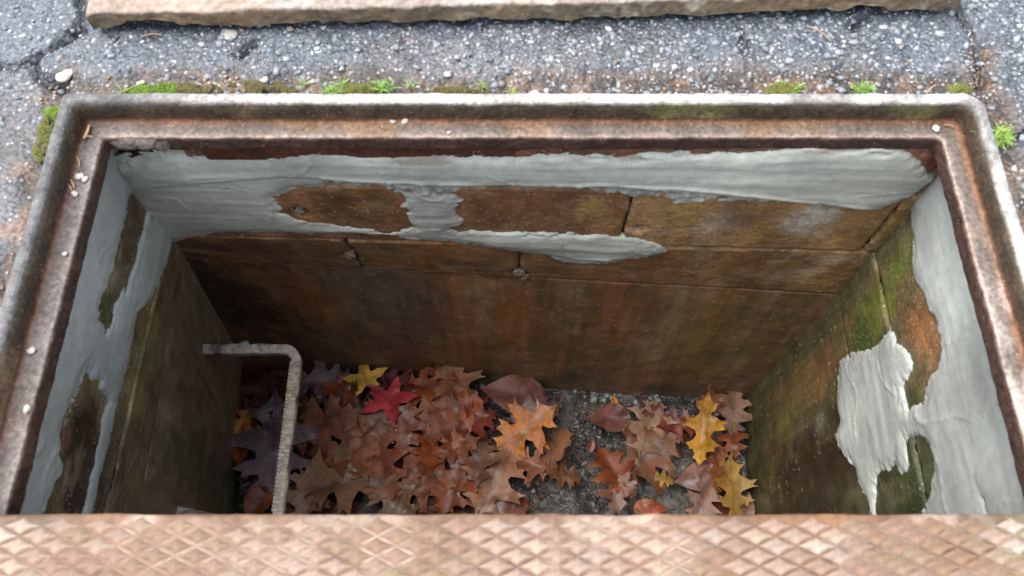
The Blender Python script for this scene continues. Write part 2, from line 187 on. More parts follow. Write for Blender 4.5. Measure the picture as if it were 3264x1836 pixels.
            ((-0.6396, 0.2038, -0.292), 0.08, (0.024, 0.017, 0.01), 0.8, 1, 'left'), ((-0.6402, 0.5331, -0.3982), 0.06, (0.17, 0.13, 0.05), 0.9, 1, 'left'),
            ((-0.6443, 0.4256, -0.4075), 0.08, (0.16, 0.15, 0.055), 0.9, 1.2, 'left'), ((-0.643, 0.4609, -0.4045), 0.05, (0.085, 0.1, 0.022), 0.5, 1, 'left'),
            ((-0.65, 0.258, -0.4205), 0.09, (0.07, 0.058, 0.04), 0.8, 1, 'left'), ((-0.6507, 0.635, -0.4491), 0.04, (0.14, 0.085, 0.04), 0.9, 1, 'left'),
            ((-0.7137, 0.3866, -0.8546), 0.09, (0.06, 0.078, 0.03), 0.8, 2, 'left'), ((-0.7027, 0.4932, -0.7531), 0.1, (0.11, 0.095, 0.06), 0.6, 2, 'left'),
            ((-0.7406, 0.3883, -1.0873), 0.1, (0.06, 0.065, 0.032), 0.6, 2, 'left'), ((-0.698, 0.6139, -0.7086), 0.1, (0.1, 0.075, 0.05), 0.6, 1.5, 'left'),
            ((-0.6832, 0.4207, -0.5899), 0.02, (0.26, 0.23, 0.19), 0.4, 3, 'left'), ((-0.6832, 0.3061, -0.5909), 0.02, (0.26, 0.23, 0.19), 0.4, 3, 'left')],
 'tufts': [((-0.5476, 0.7163), 26, 0.02, 0), ((-0.2522, 0.7247), 40, 0.018, 1), ((-0.1918, 0.7303), 34, 0.019, 1), ((-0.1451, 0.7233), 12, 0.016, 0),
           ((-0.0439, 0.7275), 16, 0.015, 0), ((0.0084, 0.7247), 14, 0.014, 1), ((0.3959, 0.7303), 30, 0.017, 1), ((0.4988, 0.7226), 60, 0.019, 1),
           ((0.6721, 0.6373), 110, 0.022, 1), ((-0.2895, 0.7317), 14, 0.014, 0), ((0.6636, 0.5274), 16, 0.015, 1), ((0.6428, 0.7247), 14, 0.012, 0)]}
random.seed(7); RNG = np.random.default_rng(7)
# ------------------------------------------------------------------ helpers
def hash3(ix, iy, iz, seed):
    h = (ix.astype(np.int64)*374761393 + iy.astype(np.int64)*668265263 + iz.astype(np.int64)*2147483647 + seed*144665) & 0xffffffff
    h = ((h ^ (h >> 13))*1274126177) & 0xffffffff
    h = ((h ^ (h >> 16))*2246822519) & 0xffffffff
    return ((h ^ (h >> 15)) & 0xffffff)/float(0xffffff)
def vnoise(P, scale, seed=0):
    Q = np.asarray(P, float)*scale; F = np.floor(Q); T = Q-F; T = T*T*(3-2*T); I = F.astype(np.int64)
    r = 0
    for a in (0, 1):
        for b in (0, 1):
            for c in (0, 1):
                w = (T[..., 0] if a else 1-T[..., 0])*(T[..., 1] if b else 1-T[..., 1])*(T[..., 2] if c else 1-T[..., 2])
                r = r + w*hash3(I[..., 0]+a, I[..., 1]+b, I[..., 2]+c, seed)
    return r
def fbm(P, scale, oct=4, seed=0):
    r = 0; a = 1.0; t = 0
    for k in range(oct):
        r = r + a*vnoise(P, scale*2**k, seed+k*17); t += a; a *= .5
    return r/t
def sstep(a, b, x):
    t = np.clip((x-a)/(b-a), 0, 1); return t*t*(3-2*t)
def seg_dist(P, pts):
    d = np.full(P.shape[:-1], 1e9)
    for a, b in zip(pts[:-1], pts[1:]):
        a = np.array(a); b = np.array(b); ab = b-a
        t = np.clip(((P-a)@ab)/max(ab@ab, 1e-12), 0, 1)
        d = np.minimum(d, np.linalg.norm(P-(a+t[..., None]*ab), axis=-1))
    return d
def poly_sd(P, poly):                       # positive inside
    d = seg_dist(P, list(poly)+[poly[0]]); ins = np.zeros(P.shape[:-1], bool); n = len(poly)
    x, y = P[..., 0], P[..., 1]
    for i in range(n):
        x0, y0 = poly[i]; x1, y1 = poly[(i+1) % n]
        if y0 == y1: continue
        c = ((y0 > y) != (y1 > y)) & (x < (x1-x0)*(y-y0)/(y1-y0)+x0); ins ^= c
    return np.where(ins, d, -d)
def mesh_np(name, V, F, mat=None, col=None, smooth=True, attrs=None):
    V = np.asarray(V, np.float32).reshape(-1, 3)
    me = bpy.data.meshes.new(name)
    if isinstance(F, np.ndarray):
        n, k = F.shape; me.vertices.add(len(V)); me.vertices.foreach_set('co', V.ravel())
        me.loops.add(n*k); me.loops.foreach_set('vertex_index', F.astype(np.int32).ravel())
        me.polygons.add(n); me.polygons.foreach_set('loop_start', np.arange(0, n*k, k, dtype=np.int32))
        me.update(calc_edges=True)
    else:
        me.from_pydata(V.tolist(), [], F)
    if col is not None:
        c = np.ones((len(V), 4), np.float32); c[:, :3] = np.asarray(col).reshape(-1, 3)
        a = me.color_attributes.new('Col', 'FLOAT_COLOR', 'POINT'); a.data.foreach_set('color', c.ravel())
    if smooth: me.polygons.foreach_set('use_smooth', np.ones(len(me.polygons), bool))
    if mat: me.materials.append(mat)
    me.validate(); me.update()
    return me
def obj(name, me, parent=None, loc=None):
    o = bpy.data.objects.new(name, me); COL.objects.link(o)
    if loc is not None: o.location = loc
    if parent is not None: o.parent = parent
    return o
def tag(o, label=None, cat=None, group=None, kind=None):
    if label: o['label'] = label
    if cat: o['category'] = cat
    if group: o['group'] = group
    if kind: o['kind'] = kind
    return o
def empty(name, loc=(0, 0, 0)):
    o = bpy.data.objects.new(name, None); COL.objects.link(o); o.location = loc; o.empty_display_size = .05; return o
def grid_faces(n, m, mask=None):
    i = np.arange(n-1)[:, None]*m+np.arange(m-1)[None, :]
    F = np.stack([i, i+1, i+m+1, i+m], -1).reshape(-1, 4)
    return F if mask is None else F[mask.reshape(-1)]
def compact(V, F, *arrs):
    u = np.unique(F); mp = np.full(len(V), -1); mp[u] = np.arange(len(u))
    return [V[u], mp[F]]+[a[u] for a in arrs]

# ------------------------------------------------------------------ materials
def material(name, color=(.5, .5, .5), rough=.6, spec=.5, attr=False, mott=(), bumps=(), speck=None, rough_var=0, extra=None):
    """mott: (scale, detail, lo, hi) brightness mottling; bumps: (kind, scale, strength, distance)"""
    m = bpy.data.materials.new(name); m.use_nodes = True; t = m.node_tree; N = t.nodes; Lk = t.links
    b = N['Principled BSDF']; b.inputs['Roughness'].default_value = rough; b.inputs['Specular IOR Level'].default_value = spec
    tc = N.new('ShaderNodeTexCoord'); co = tc.outputs['Object']
    if attr:
        a = N.new('ShaderNodeAttribute'); a.attribute_name = 'Col'; c = a.outputs['Color']
    else:
        r = N.new('ShaderNodeRGB'); r.outputs[0].default_value = (*color, 1); c = r.outputs[0]
    def mul(c, fac_out):
        x = N.new('ShaderNodeVectorMath'); x.operation = 'SCALE'; Lk.new(c, x.inputs[0]); Lk.new(fac_out, x.inputs['Scale']); return x.outputs[0]
    for sc, det, lo, hi, *an in mott:
        n = N.new('ShaderNodeTexNoise'); n.inputs['Scale'].default_value = sc; n.inputs['Detail'].default_value = det
        if an:
            mp = N.new('ShaderNodeMapping'); mp.inputs['Scale'].default_value = an[0]; Lk.new(co, mp.inputs[0]); Lk.new(mp.outputs[0], n.inputs['Vector'])
        else: Lk.new(co, n.inputs['Vector'])
        mr = N.new('ShaderNodeMapRange'); mr.inputs['From Min'].default_value = .3; mr.inputs['From Max'].default_value = .7
        mr.inputs['To Min'].default_value = lo; mr.inputs['To Max'].default_value = hi; Lk.new(n.outputs['Fac'], mr.inputs['Value']); c = mul(c, mr.outputs[0])
    if speck:                                   # (scale, threshold, colour, strength)
        v = N.new('ShaderNodeTexVoronoi'); v.inputs['Scale'].default_value = speck[0]; Lk.new(co, v.inputs['Vector'])
        sx = N.new('ShaderNodeSeparateColor'); Lk.new(v.outputs['Color'], sx.inputs[0])
        gt = N.new('ShaderNodeMapRange'); gt.inputs['From Min'].default_value = speck[1]; gt.inputs['From Max'].default_value = min(1, speck[1]+.08); Lk.new(sx.outputs[0], gt.inputs['Value'])
        ds = N.new('ShaderNodeMapRange'); ds.inputs['From Min'].default_value = .42; ds.inputs['From Max'].default_value = .3; Lk.new(v.outputs['Distance'], ds.inputs['Value'])
        mm = N.new('ShaderNodeMath'); mm.operation = 'MULTIPLY'; Lk.new(gt.outputs[0], mm.inputs[0]); Lk.new(ds.outputs[0], mm.inputs[1])
        m2 = N.new('ShaderNodeMath'); m2.operation = 'MULTIPLY'; Lk.new(mm.outputs[0], m2.inputs[0]); m2.inputs[1].default_value = speck[3]
        mx = N.new('ShaderNodeMix'); mx.data_type = 'RGBA'; Lk.new(m2.outputs[0], mx.inputs[0]); Lk.new(c, mx.inputs[6]); mx.inputs[7].default_value = (*speck[2], 1); c = mx.outputs[2]
    if extra: c = extra(t, co, c)
    Lk.new(c, b.inputs['Base Color'])
    if rough_var:
        n = N.new('ShaderNodeTexNoise'); n.inputs['Scale'].default_value = 18; n.inputs['Detail'].default_value = 5; Lk.new(co, n.inputs['Vector'])
        mr = N.new('ShaderNodeMapRange'); mr.inputs['From Min'].default_value = .35; mr.inputs['From Max'].default_value = .65
        mr.inputs['To Min'].default_value = rough-rough_var; mr.inputs['To Max'].default_value = rough+rough_var; Lk.new(n.outputs['Fac'], mr.inputs['Value']); Lk.new(mr.outputs[0], b.inputs['Roughness'])
    prev = None
    for kind, sc, st, dist in bumps:
        if kind == 'voro':
            n = N.new('ShaderNodeTexVoronoi'); n.inputs['Scale'].default_value = sc; out = n.outputs['Distance']; st_inv = True
        else:
            n = N.new('ShaderNodeTexNoise'); n.inputs['Scale'].default_value = sc; n.inputs['Detail'].default_value = 5; out = n.outputs['Fac']; st_inv = False
        if kind == 'brush':
            mp = N.new('ShaderNodeMapping'); mp.inputs['Scale'].default_value = (.12, .12, 1); Lk.new(co, mp.inputs[0]); Lk.new(mp.outputs[0], n.inputs['Vector'])
        else: Lk.new(co, n.inputs['Vector'])
        bp = N.new('ShaderNodeBump'); bp.inputs['Strength'].default_value = st; bp.inputs['Distance'].default_value = dist; bp.invert = st_inv
        Lk.new(out, bp.inputs['Height'])
        if prev: Lk.new(prev, bp.inputs['Normal'])
        prev = bp.outputs['Normal']
    if prev: Lk.new(prev, b.inputs['Normal'])
    return m
M = {}
M['asphalt'] = material('asphalt', attr=True, rough=.5, rough_var=.12, mott=((9, 4, .72, 1.28), (170, 3, .45, 1.65), (420, 2, .7, 1.35)),
    speck=(150, .80, (.42, .43, .45), .55), bumps=(('voro', 150, .55, .004), ('noise', 420, .5, .0015)))
M['stone'] = material('aggregate', attr=True, rough=.55, mott=((300, 3, .75, 1.2),), bumps=(('noise', 500, .4, .001),))
M['rim'] = material('rusted_rim', attr=True, rough=.66, spec=.3, rough_var=.12, mott=((25, 5, .7, 1.3), (140, 5, .62, 1.35), (420, 3, .8, 1.2)), speck=(300, .95, (.5, .47, .42), .4), bumps=(('noise', 60, .5, .005), ('voro', 160, .35, .002), ('noise', 380, .6, .0012)))
M['slab'] = material('sandstone', attr=True, rough=.7, mott=((14, 5, .8, 1.2), (110, 4, .7, 1.3)), speck=(230, .93, (.55, .5, .42), .4), bumps=(('noise', 60, .5, .005), ('noise', 260, .6, .0016)))
M['block'] = material('stained_block', attr=True, rough=.5, rough_var=.15, spec=.5, mott=((30, 5, .75, 1.25), (150, 5, .72, 1.3), (230, 4, .84, 1.18, (.22, .22, 1)), (16, 4, .75, 1.3, (1, 1, .3))), speck=(190, .88, (.52, .42, .30), .65), bumps=(('brush', 210, .35, .0016), ('noise', 90, .5, .003), ('voro', 130, .25, .0012), ('noise', 400, .5, .0008)))
M['wall'] = material('stained_concrete', attr=True, rough=.5, rough_var=.13, spec=.45, mott=((22, 5, .8, 1.22), (120, 4, .8, 1.2), (60, 4, .8, 1.25, (1, 1, .07))), speck=(120, .925, (.55, .44, .31), .75), bumps=(('noise', 40, .2, .003), ('noise', 260, .35, .001)))  # pale specks paint in the glints of small ledges catching light
M['mortar'] = material('wet_mortar', attr=True, rough=.62, rough_var=.1, spec=.4, mott=((7, 4, .84, 1.14), (60, 5, .9, 1.09), (500, 3, .88, 1.12)), speck=(330, .95, (.14, .13, .11), .5), bumps=(('noise', 30, .25, .004), ('noise', 330, .5, .0010), ('noise', 900, .4, .0005)))
M['mud'] = material('wet_mud', attr=True, rough=.42, rough_var=.18, mott=((40, 5, .6, 1.5), (220, 3, .65, 1.4)), bumps=(('noise', 90, .8, .005), ('voro', 160, .5, .003)))
M['plate'] = material('rusted_plate', attr=True, rough=.55, rough_var=.12, spec=.35, mott=((10, 5, .58, 1.08), (90, 5, .66, 1.15)), bumps=(('noise', 120, .4, .0015),))
M['grip'] = material('step_plastic', attr=True, rough=.5, spec=.5, mott=((40, 5, .7, 1.2), (160, 4, .8, 1.2)), bumps=(('noise', 200, .4, .0012),))
M['moss'] = material('moss_green', attr=True, rough=.7, spec=.25, mott=((200, 3, .7, 1.3),))
M['needle'] = material('dry_needle', (.42, .27, .15), rough=.6)
M['pebble'] = material('pale_pebble', (.42, .40, .36), rough=.6, mott=((90, 4, .75, 1.15),), bumps=(('noise', 150, .5, .002),))
M['flake'] = material('rust_scale', (.13, .10, .085), rough=.7, mott=((60, 5, .7, 1.4),), bumps=(('noise', 120, .7, .003),))

# ------------------------------------------------------------------ pit geometry (metres)
ZL = np.array([0.0, -.06, -.39, -.58, -1.326, -1.6])
FL = np.array([(-.622, .688), (-.625, .690), (-.635, .697), (-.682, .743), (-.779, .749), (-.80, .75)])
FR = np.array([(.667, .665), (.667, .665), (.662, .662), (.667, .660), (.667, .653), (.667, .65)])
NL = np.array([(-.63, -.55), (-.63, -.55), (-.66, -.55), (-.682, -.55), (-.74, -.55), (-.75, -.55)])
NR = np.array([(.66, -.55)]*3+[(.655, -.55), (.60, -.55), (.60, -.55)])
def lev(T, z):
    z = np.asarray(z, float); return np.stack([np.interp(-z, -ZL, T[:, k]) for k in (0, 1)], -1)
def far_pt(x, z, d=0.0):                   # d = proud of the wall, towards the inside
    a, b = lev(FL, z), lev(FR, z); k = (x-a[..., 0])/(b[..., 0]-a[..., 0]); y = a[..., 1]+k*(b[..., 1]-a[..., 1])
    return np.stack([x+0*y, y-d, z+0*y], -1)
def left_pt(y, z, d=0.0):
    a, b = lev(FL, z), lev(NL, z); k = (y-a[..., 1])/(b[..., 1]-a[..., 1]); x = a[..., 0]+k*(b[..., 0]-a[..., 0])
    return np.stack([x+d, y+0*x, z+0*x], -1)
def right_pt(y, z, d=0.0):
    a, b = lev(FR, z), lev(NR, z); k = (y-a[..., 1])/(b[..., 1]-a[..., 1]); x = a[..., 0]+k*(b[..., 0]-a[..., 0])
    return np.stack([x-d, y+0*x, z+0*x], -1)
def near_pt(x, z, d=0.0):
    a = lev(NL, z); return np.stack([x+0*z, a[..., 1]+d, z+0*x], -1)
WALLS = {'far': far_pt, 'left': left_pt, 'right': right_pt, 'near': near_pt}
ZFLOOR = -1.326

def wall_colour(P, wall, base, streak=.5):
    """stains: rust runs, algae, efflorescence with shapes of their own; corner shade and wet sheen painted in"""
    Q = P.copy(); col = np.empty(P.shape); n1 = fbm(P, 14, 4, 3); n2 = fbm(P*np.array([1, 1, .16]), 26, 4, 9)
    col[...] = np.array(base)
    col *= (.55+.9*n1)[..., None]*(1-streak*.7+1.4*streak*n2)[..., None]
    run = sstep(.52, .70, fbm(P*np.array([1, 1, .08]), 22, 3, 21))[..., None]
    col = col*(1-run*.62*streak)+np.array((.215, .090, .034))*run*.62*streak
    tanr = sstep(.54, .74, fbm(P*np.array([1, 1, .10])+3.7, 18, 3, 121))[..., None]; col = col*(1-tanr*.6*min(1, streak*1.3))+np.array((.20, .138, .082))*tanr*.6*min(1, streak*1.3)
    wob = (fbm(P, 30, 3, 5)-.5)
    for c, r, cc, k, vs, w in DATA['stains_and_light']:
        if w != wall: continue
        dv = P-np.array(c); dist = np.sqrt(dv[..., 0]**2+dv[..., 1]**2+(dv[..., 2]/vs)**2)/r
        wgt = k*sstep(1.25, .25, dist+wob*1.3)*(.55+.9*n2)
        wgt = np.clip(wgt, 0, 1)[..., None]
        col = col*(1-wgt)+np.array(cc)*wgt*(.75+.5*n1)[..., None]
    return np.clip(col*np.where(P[..., 2:3] > -.585, 1.4, 1.5), .003, .8)

pit = tag(empty('drain_pit', (0, .08, ZFLOOR)), 'open rectangular masonry pit with brown stained walls patched with fresh grey mortar', 'pit')
pit_inv = Matrix.Translation((0, -.08, -ZFLOOR))
def pit_part(name, V, F, mat, col=None, **k):
    V = np.asarray(V).reshape(-1, 3)-np.array((0, .08, ZFLOOR))
    return obj(name, mesh_np(name, V, F, mat, col, **k), pit)

# lower concrete walls (with the backing behind the block courses)
def concrete(wall, s0, s1, base, n=320, label=None):
    s = np.linspace(s0, s1, n); zz = np.concatenate([np.linspace(-.05, -.585, 60), np.linspace(-.587, -1.42, 150)])
    Sg, Z = np.meshgrid(s, zz, indexing='ij'); P = WALLS[wall](Sg, Z)
    back = np.where(Z > -.586, -.008, 0)
    d = back-.002+(fbm(P, 9, 3, 2)-.5)*.006+(fbm(P, 60, 3, 4)-.5)*.0016
    pit_h = hash3((P[..., 0]*90).astype(int), (P[..., 1]*60).astype(int), (P[..., 2]*90).astype(int), 5)
    if wall == 'far': d = d-.07*sstep(-.500, -.515, Sg)*sstep(-.150, -.140, Z)
    if wall == 'left': d = d-.06*sstep(.585, .600, Sg)*sstep(-.150, -.140, Z)
    P = WALLS[wall](Sg, Z, d)
    col = wall_colour(P, wall, base, .85 if wall == 'far' else .3)
    o = pit_part('concrete_wall', P, grid_faces(n, len(zz)), M['wall'], col)
    if label: o['label'] = label
concrete('far', -.80, .70, (.125, .076, .042), 360)
concrete('left', -.60, .78, (.15, .125, .085), 260)
concrete('right', -.60, .70, (.060, .056, .026), 260)
concrete('near', -.80, .70, (.05, .04, .025), 120)

# block courses: each block is a part of its own
def block(wall, s0, s1, z0, z1, base, proud=.004, seed=0, rough=1.0):
    L = s1-s0; n = max(8, int(L/.005)); m = max(6, int((z0-z1)/.005))
    u = np.linspace(0, 1, n); v = np.linspace(0, 1, m); U, Vv = np.meshgrid(u, v, indexing='ij')
    Sg = s0+U*L; Z = z0+(z1-z0)*Vv
    e = np.minimum(np.minimum(U, 1-U)*L, np.minimum(Vv, 1-Vv)*(z0-z1))
    P = WALLS[wall](Sg, Z); ew = e+(fbm(P, 45, 3, seed)-.5)*.010*rough
    d = proud-.009*np.clip(1-ew/.0045, 0, 1.2)**2+(fbm(P, 20, 4, seed+3)-.5)*.004*rough+(fbm(P, 120, 2, seed+5)-.5)*.002*rough
    for c in DATA['blemish_far']:
        if wall == 'far':
            dd = np.linalg.norm(P-np.array(c), axis=-1); d = d-.014*sstep(.022, .004, dd+(fbm(P, 90, 3, 8)-.5)*.03)
    P = WALLS[wall](Sg, Z, d); col = wall_colour(P, wall, base, .45)
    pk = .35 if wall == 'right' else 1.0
    pe = pk*(np.exp(-np.maximum(ew-.002, 0)/.0045)*sstep(.45, .65, fbm(P, 38, 3, seed+9))*.6)[..., None]; col = col*(1-pe)+np.array((.40, .31, .215))*pe  # lit joint edges painted into the block colour as a pale bloom
    sc = pk*(sstep(.60, .72, fbm(P*np.array([.5, .5, 1]), 34, 4, seed+15))*.5)[..., None]; col = col*(1-sc)+np.array((.30, .225, .15))*sc
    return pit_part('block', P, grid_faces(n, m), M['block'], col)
j1 = DATA['joint1']; j2 = DATA['joint2']; g = .001
zt, za, zb = -.195, -.39, -.58
def course(wall, joints, z0, z1, bases, seed):
    for k, (a, b) in enumerate(zip(joints[:-1], joints[1:])):
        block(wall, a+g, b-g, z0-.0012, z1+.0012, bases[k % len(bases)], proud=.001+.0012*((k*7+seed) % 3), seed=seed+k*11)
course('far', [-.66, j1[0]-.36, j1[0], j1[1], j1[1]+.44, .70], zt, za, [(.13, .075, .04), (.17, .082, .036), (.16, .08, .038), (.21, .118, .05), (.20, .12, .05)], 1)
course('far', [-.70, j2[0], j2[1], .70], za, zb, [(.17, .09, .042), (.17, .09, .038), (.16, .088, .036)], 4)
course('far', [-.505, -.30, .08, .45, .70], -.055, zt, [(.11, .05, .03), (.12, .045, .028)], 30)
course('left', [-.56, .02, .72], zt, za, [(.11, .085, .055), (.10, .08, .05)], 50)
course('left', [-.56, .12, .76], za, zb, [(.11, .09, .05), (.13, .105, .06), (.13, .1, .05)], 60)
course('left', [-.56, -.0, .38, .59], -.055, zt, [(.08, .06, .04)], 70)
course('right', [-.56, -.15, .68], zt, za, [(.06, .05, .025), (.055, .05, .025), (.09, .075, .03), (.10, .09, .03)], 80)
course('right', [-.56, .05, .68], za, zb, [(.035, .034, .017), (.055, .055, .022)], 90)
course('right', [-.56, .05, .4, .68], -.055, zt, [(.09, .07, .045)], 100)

# fresh mortar: thickness field over the wall, ragged outline, trowel marks
def mortar(wall, srange, zrange, polys, holes, label, base, step=None, cell=.0034, seed=0):
    n = int((srange[1]-srange[0])/cell); m = int((zrange[0]-zrange[1])/cell)
    s = np.linspace(*srange, n); z = np.linspace(*zrange, m); Sg, Z = np.meshgrid(s, z, indexing='ij'); Q = np.stack([Sg, Z], -1)
    sdv = np.full(Sg.shape, -1e9)
    for p in polys: sdv = np.maximum(sdv, poly_sd(Q, p))
    for p in holes: sdv = np.minimum(sdv, -poly_sd(Q, p)+(.013 if wall == 'right' else .003))
    P = WALLS[wall](Sg, Z)
    rag = .0025+(fbm(P, 55, 4, seed)-.5)*.013+(fbm(P, 240, 2, seed+7)-.5)*.006
    sdn = sdv+rag
    # thin the smear where the trowel lifted: low, drawn-out holes close to the outline
    drag = P*np.array([.25, .25, 1.0]) if wall == 'far' else P*np.array([1, .25, 1])
    smear = fbm(drag, 90, 3, seed+2)
    sdn = sdn-sstep(.030, .0, sdv)*sstep(.52, .75, smear)*.012
    h = -.003+.0080*sstep(-.005, .004, sdn)+.0030*sstep(.0, .028, sdn)
    h = h+.0005*np.exp(-((sdn-.003)/.003)**2)*(fbm(P, 35, 2, seed+12)*1.6)          # squeezed-out lip along the outline
    tro = fbm(drag, 16, 3, seed+4)
    h = h+(tro-.5)*(.0042 if wall == 'far' else .0022)*sstep(0, .02, sdn)+(np.abs(fbm(drag, 24, 2, seed+5)-.5)*-.004+.001)*sstep(.004, .02, sdn)
    fine = P*np.array([.07, .07, 1]) if wall == 'far' else P*np.array([1, .07, 1])
    h = h+(fbm(fine, 75, 3, seed+51)-.5)*(.0026 if wall == 'far' else .0013)*sstep(.004, .02, sdn)+(fbm(P, 260, 3, seed+53)-.5)*.005*sstep(.014, .002, np.abs(sdn-.003))
    rid = fbm(P, 8, 2, seed+31)
    rl = np.exp(-((rid-.52)/.005)**2)*sstep(.46, .54, fbm(P, 5, 2, seed+41))
    h = h+.0026*rl*sstep(.004, .02, sdn)
    rough = np.zeros_like(h)
    if step:
        st = np.array(step); zs = np.interp(Sg, st[:, 0], st[:, 1])+(fbm(P, 30, 3, seed+9)-.5)*.008
        up = sstep(-.003, .003, Z-zs); rough = (1-up)*sstep(-.045, -.03, Z-zs)*(Sg > -.30)
        h = h+.003*up*sstep(0, .01, sdn)+rough*((fbm(P, 110, 3, seed+10)-.5)*.014-.002)
        h = h+.003*np.exp(-((Z-zs-.004)/.003)**2)*(Sg > -.3)
    P = WALLS[wall](Sg, Z, h)
    keep = sdn > -.009; fm = keep[:-1, :-1] | keep[1:, :-1] | keep[:-1, 1:] | keep[1:, 1:]
    edge = sstep(.010, .001, np.abs(sdn-.003)); col = np.empty(P.shape); col[...] = base
    tone = fbm(P, 6, 4, seed+20); col *= (.66+.62*tone)[..., None]; dmp = (sstep(.55, .72, fbm(drag, 14, 4, seed+27))*.28)[..., None]; col = col*(1-dmp)+np.array((.24, .235, .20))*dmp
    col = col*(1+.16*edge*fbm(P, 40, 3, seed+22))[..., None]
    dirt = np.clip(sstep(.55, .75, fbm(drag, 70, 4, seed+23))*sstep(.035, .0, sdv), 0, 1)[..., None]*.55
    col = col*(1-dirt)+np.array((.20, .14, .09))*dirt
    col = col*(1-.25*rough[..., None]*fbm(P, 80, 3, 3)[..., None])
    V, F, c = compact(P.reshape(-1, 3), grid_faces(n, m, fm), col.reshape(-1, 3))
    o = pit_part('mortar_patch', V, F, M['mortar'], c); o['label'] = label; return o
MB = (.455, .470, .420)
mortar('far', (-.665, .69), (-.062, -.47), [DATA['mortar_far']], [DATA['mortar_far_hole']], 'smooth grey mortar band trowelled along the top of the far wall', MB, DATA['far_step'], seed=200)
mortar('left', (-.52, .715), (-.062, -.50), [DATA['mortar_left']], [DATA['mortar_left_hole'], DATA['mortar_left_hole2']], 'grey mortar on the left wall, tinted as by blue sky light, with two bare brown gaps', (.40, .44, .425), seed=240, cell=.0036)  # blue of the sky light is mixed into this base colour
mortar('right', (-.52, .69), (-.062, -.80), [DATA['mortar_right']], [DATA['mortar_right_hole'], DATA['mortar_right_hole2']], 'pale grey mortar on the right wall round mossy gaps', (.44, .465, .435), seed=280, cell=.0036)
# stiff mortar plugs in the open block joints
def lump(name, loc, r, parent, mat, base, seed, sc=(1, 1, 1), off=None):
    bm = bmesh.new(); bmesh.ops.create_icosphere(bm, subdivisions=3, radius=1); V = np.array([v.co[:] for v in bm.verts]); F = [[v.index for v in f.verts] for f in bm.faces]; bm.free()
    n = fbm(V+seed, 2.6, 5, seed); V = V*(.25+1.5*n)[:, None]*r*np.array(sc); col = np.array(base)*(.7+.6*fbm(V*40+seed, 3, 3, 2))[:, None]
    me = mesh_np(name, V, F, mat, col); o = obj(name, me, parent); o.location = Vector(loc)-(Vector((0, .08, ZFLOOR)) if parent is pit else Vector((0, 0, 0))); return o
for k, (c, r) in enumerate([(DATA['blemish_far'][3], .016), (DATA['blemish_far'][2], .018), ((DATA['blemish_far'][2][0]+.012, DATA['blemish_far'][2][1], DATA['blemish_far'][2][2]-.022), .013), (DATA['blemish_far'][0], .010)]):
    lump('mortar_plug', c, r*.85, pit, M['block'], (.22, .175, .13), 60+k, (.9, .40, 1.5))

# pit floor: wet mud
nx, ny = 260, 230
X, Y = np.meshgrid(np.linspace(-.83, .71, nx), np.linspace(-.6, .80, ny), indexing='ij'); P = np.stack([X, Y, 0*X], -1)
mound = .035*np.exp(-(((X+.25)/.42)**2+((Y-.45)/.35)**2))+.012*np.exp(-(((X-.55)/.12)**2+((Y-.45)/.3)**2))
Zf = ZFLOOR+mound-.012+(fbm(P, 12, 4, 3)-.5)*.03+(fbm(P, 70, 3, 6)-.5)*.008
def floor_z(x, y): 
    i = np.clip(int((x+.83)/1.54*(nx-1)), 0, nx-1); j = np.clip(int((y+.6)/1.40*(ny-1)), 0, ny-1); return float(Zf[i, j])
mc = np.empty(P.shape); mc[...] = (.022, .019, .017); pale = sstep(.45, .62, fbm(P, 9, 4, 12))*sstep(-.05, .25, X)
mc = mc*(1-pale[..., None])+np.array((.085, .075, .062))*pale[..., None]
fl = obj('pit_floor', mesh_np('pit_floor', np.stack([X, Y, Zf], -1), grid_faces(nx, ny), M['mud'], mc)); tag(fl, 'wet dark mud covering the bottom of the pit', kind='structure')

# ------------------------------------------------------------------ stones joined as stuff
ICO = None
def ico():
    global ICO
    if ICO is None:
        bm = bmesh.new(); bmesh.ops.create_icosphere(bm, subdivisions=1, radius=1); ICO = (np.array([v.co[:] for v in bm.verts]), np.array([[v.index for v in f.verts] for f in bm.faces])); bm.free()
    return ICO
def stones(name, C, R, cols, mat, flat=.6):
    V0, F0 = ico(); n = len(C); nv = len(V0); rng = np.random.default_rng(len(name)+n)
    jit = rng.uniform(.5, 1.35, (n, nv, 1)); sc = np.stack([rng.uniform(.7, 1.35, n), rng.uniform(.65, 1.1, n), np.full(n, flat)*rng.uniform(.7, 1.2, n)], -1)
    V = V0[None]*jit*sc[:, None]*R[:, None, None]; a = rng.uniform(0, 6.28, n); ca, sa = np.cos(a)[:, None], np.sin(a)[:, None]
    V = np.stack([V[..., 0]*ca-V[..., 1]*sa, V[..., 0]*sa+V[..., 1]*ca, V[..., 2]], -1)+C[:, None]
    F = (F0[None]+(np.arange(n)*nv)[:, None, None]).reshape(-1, 3)
    return obj(name, mesh_np(name, V.reshape(-1, 3), F, mat, np.repeat(cols, nv, 0), smooth=False))
rng = np.random.default_rng(5)
n = 5200; fx = rng.uniform(-.76, .655, n); fy = rng.uniform(.05, .735, n)
dens = sstep(.40, .62, fbm(np.stack([fx, fy, 0*fx], -1), 8, 3, 77))*.8+.2; dens = dens*np.where(fx > .05, 1.0, .55)+.5*sstep(.60, .70, fy)*(fx > 0)
k = rng.uniform(0, 1, n) < dens; fx, fy = fx[k], fy[k]; n = len(fx); fr = .0028+.0075*rng.uniform(0, 1, n)**3
fz = np.array([floor_z(a, b) for a, b in zip(fx, fy)])
pal = np.array([(.24, .22, .185), (.15, .135, .12), (.32, .295, .25), (.06, .055, .05), (.19, .21, .215), (.21, .15, .115), (.08, .075, .07)])
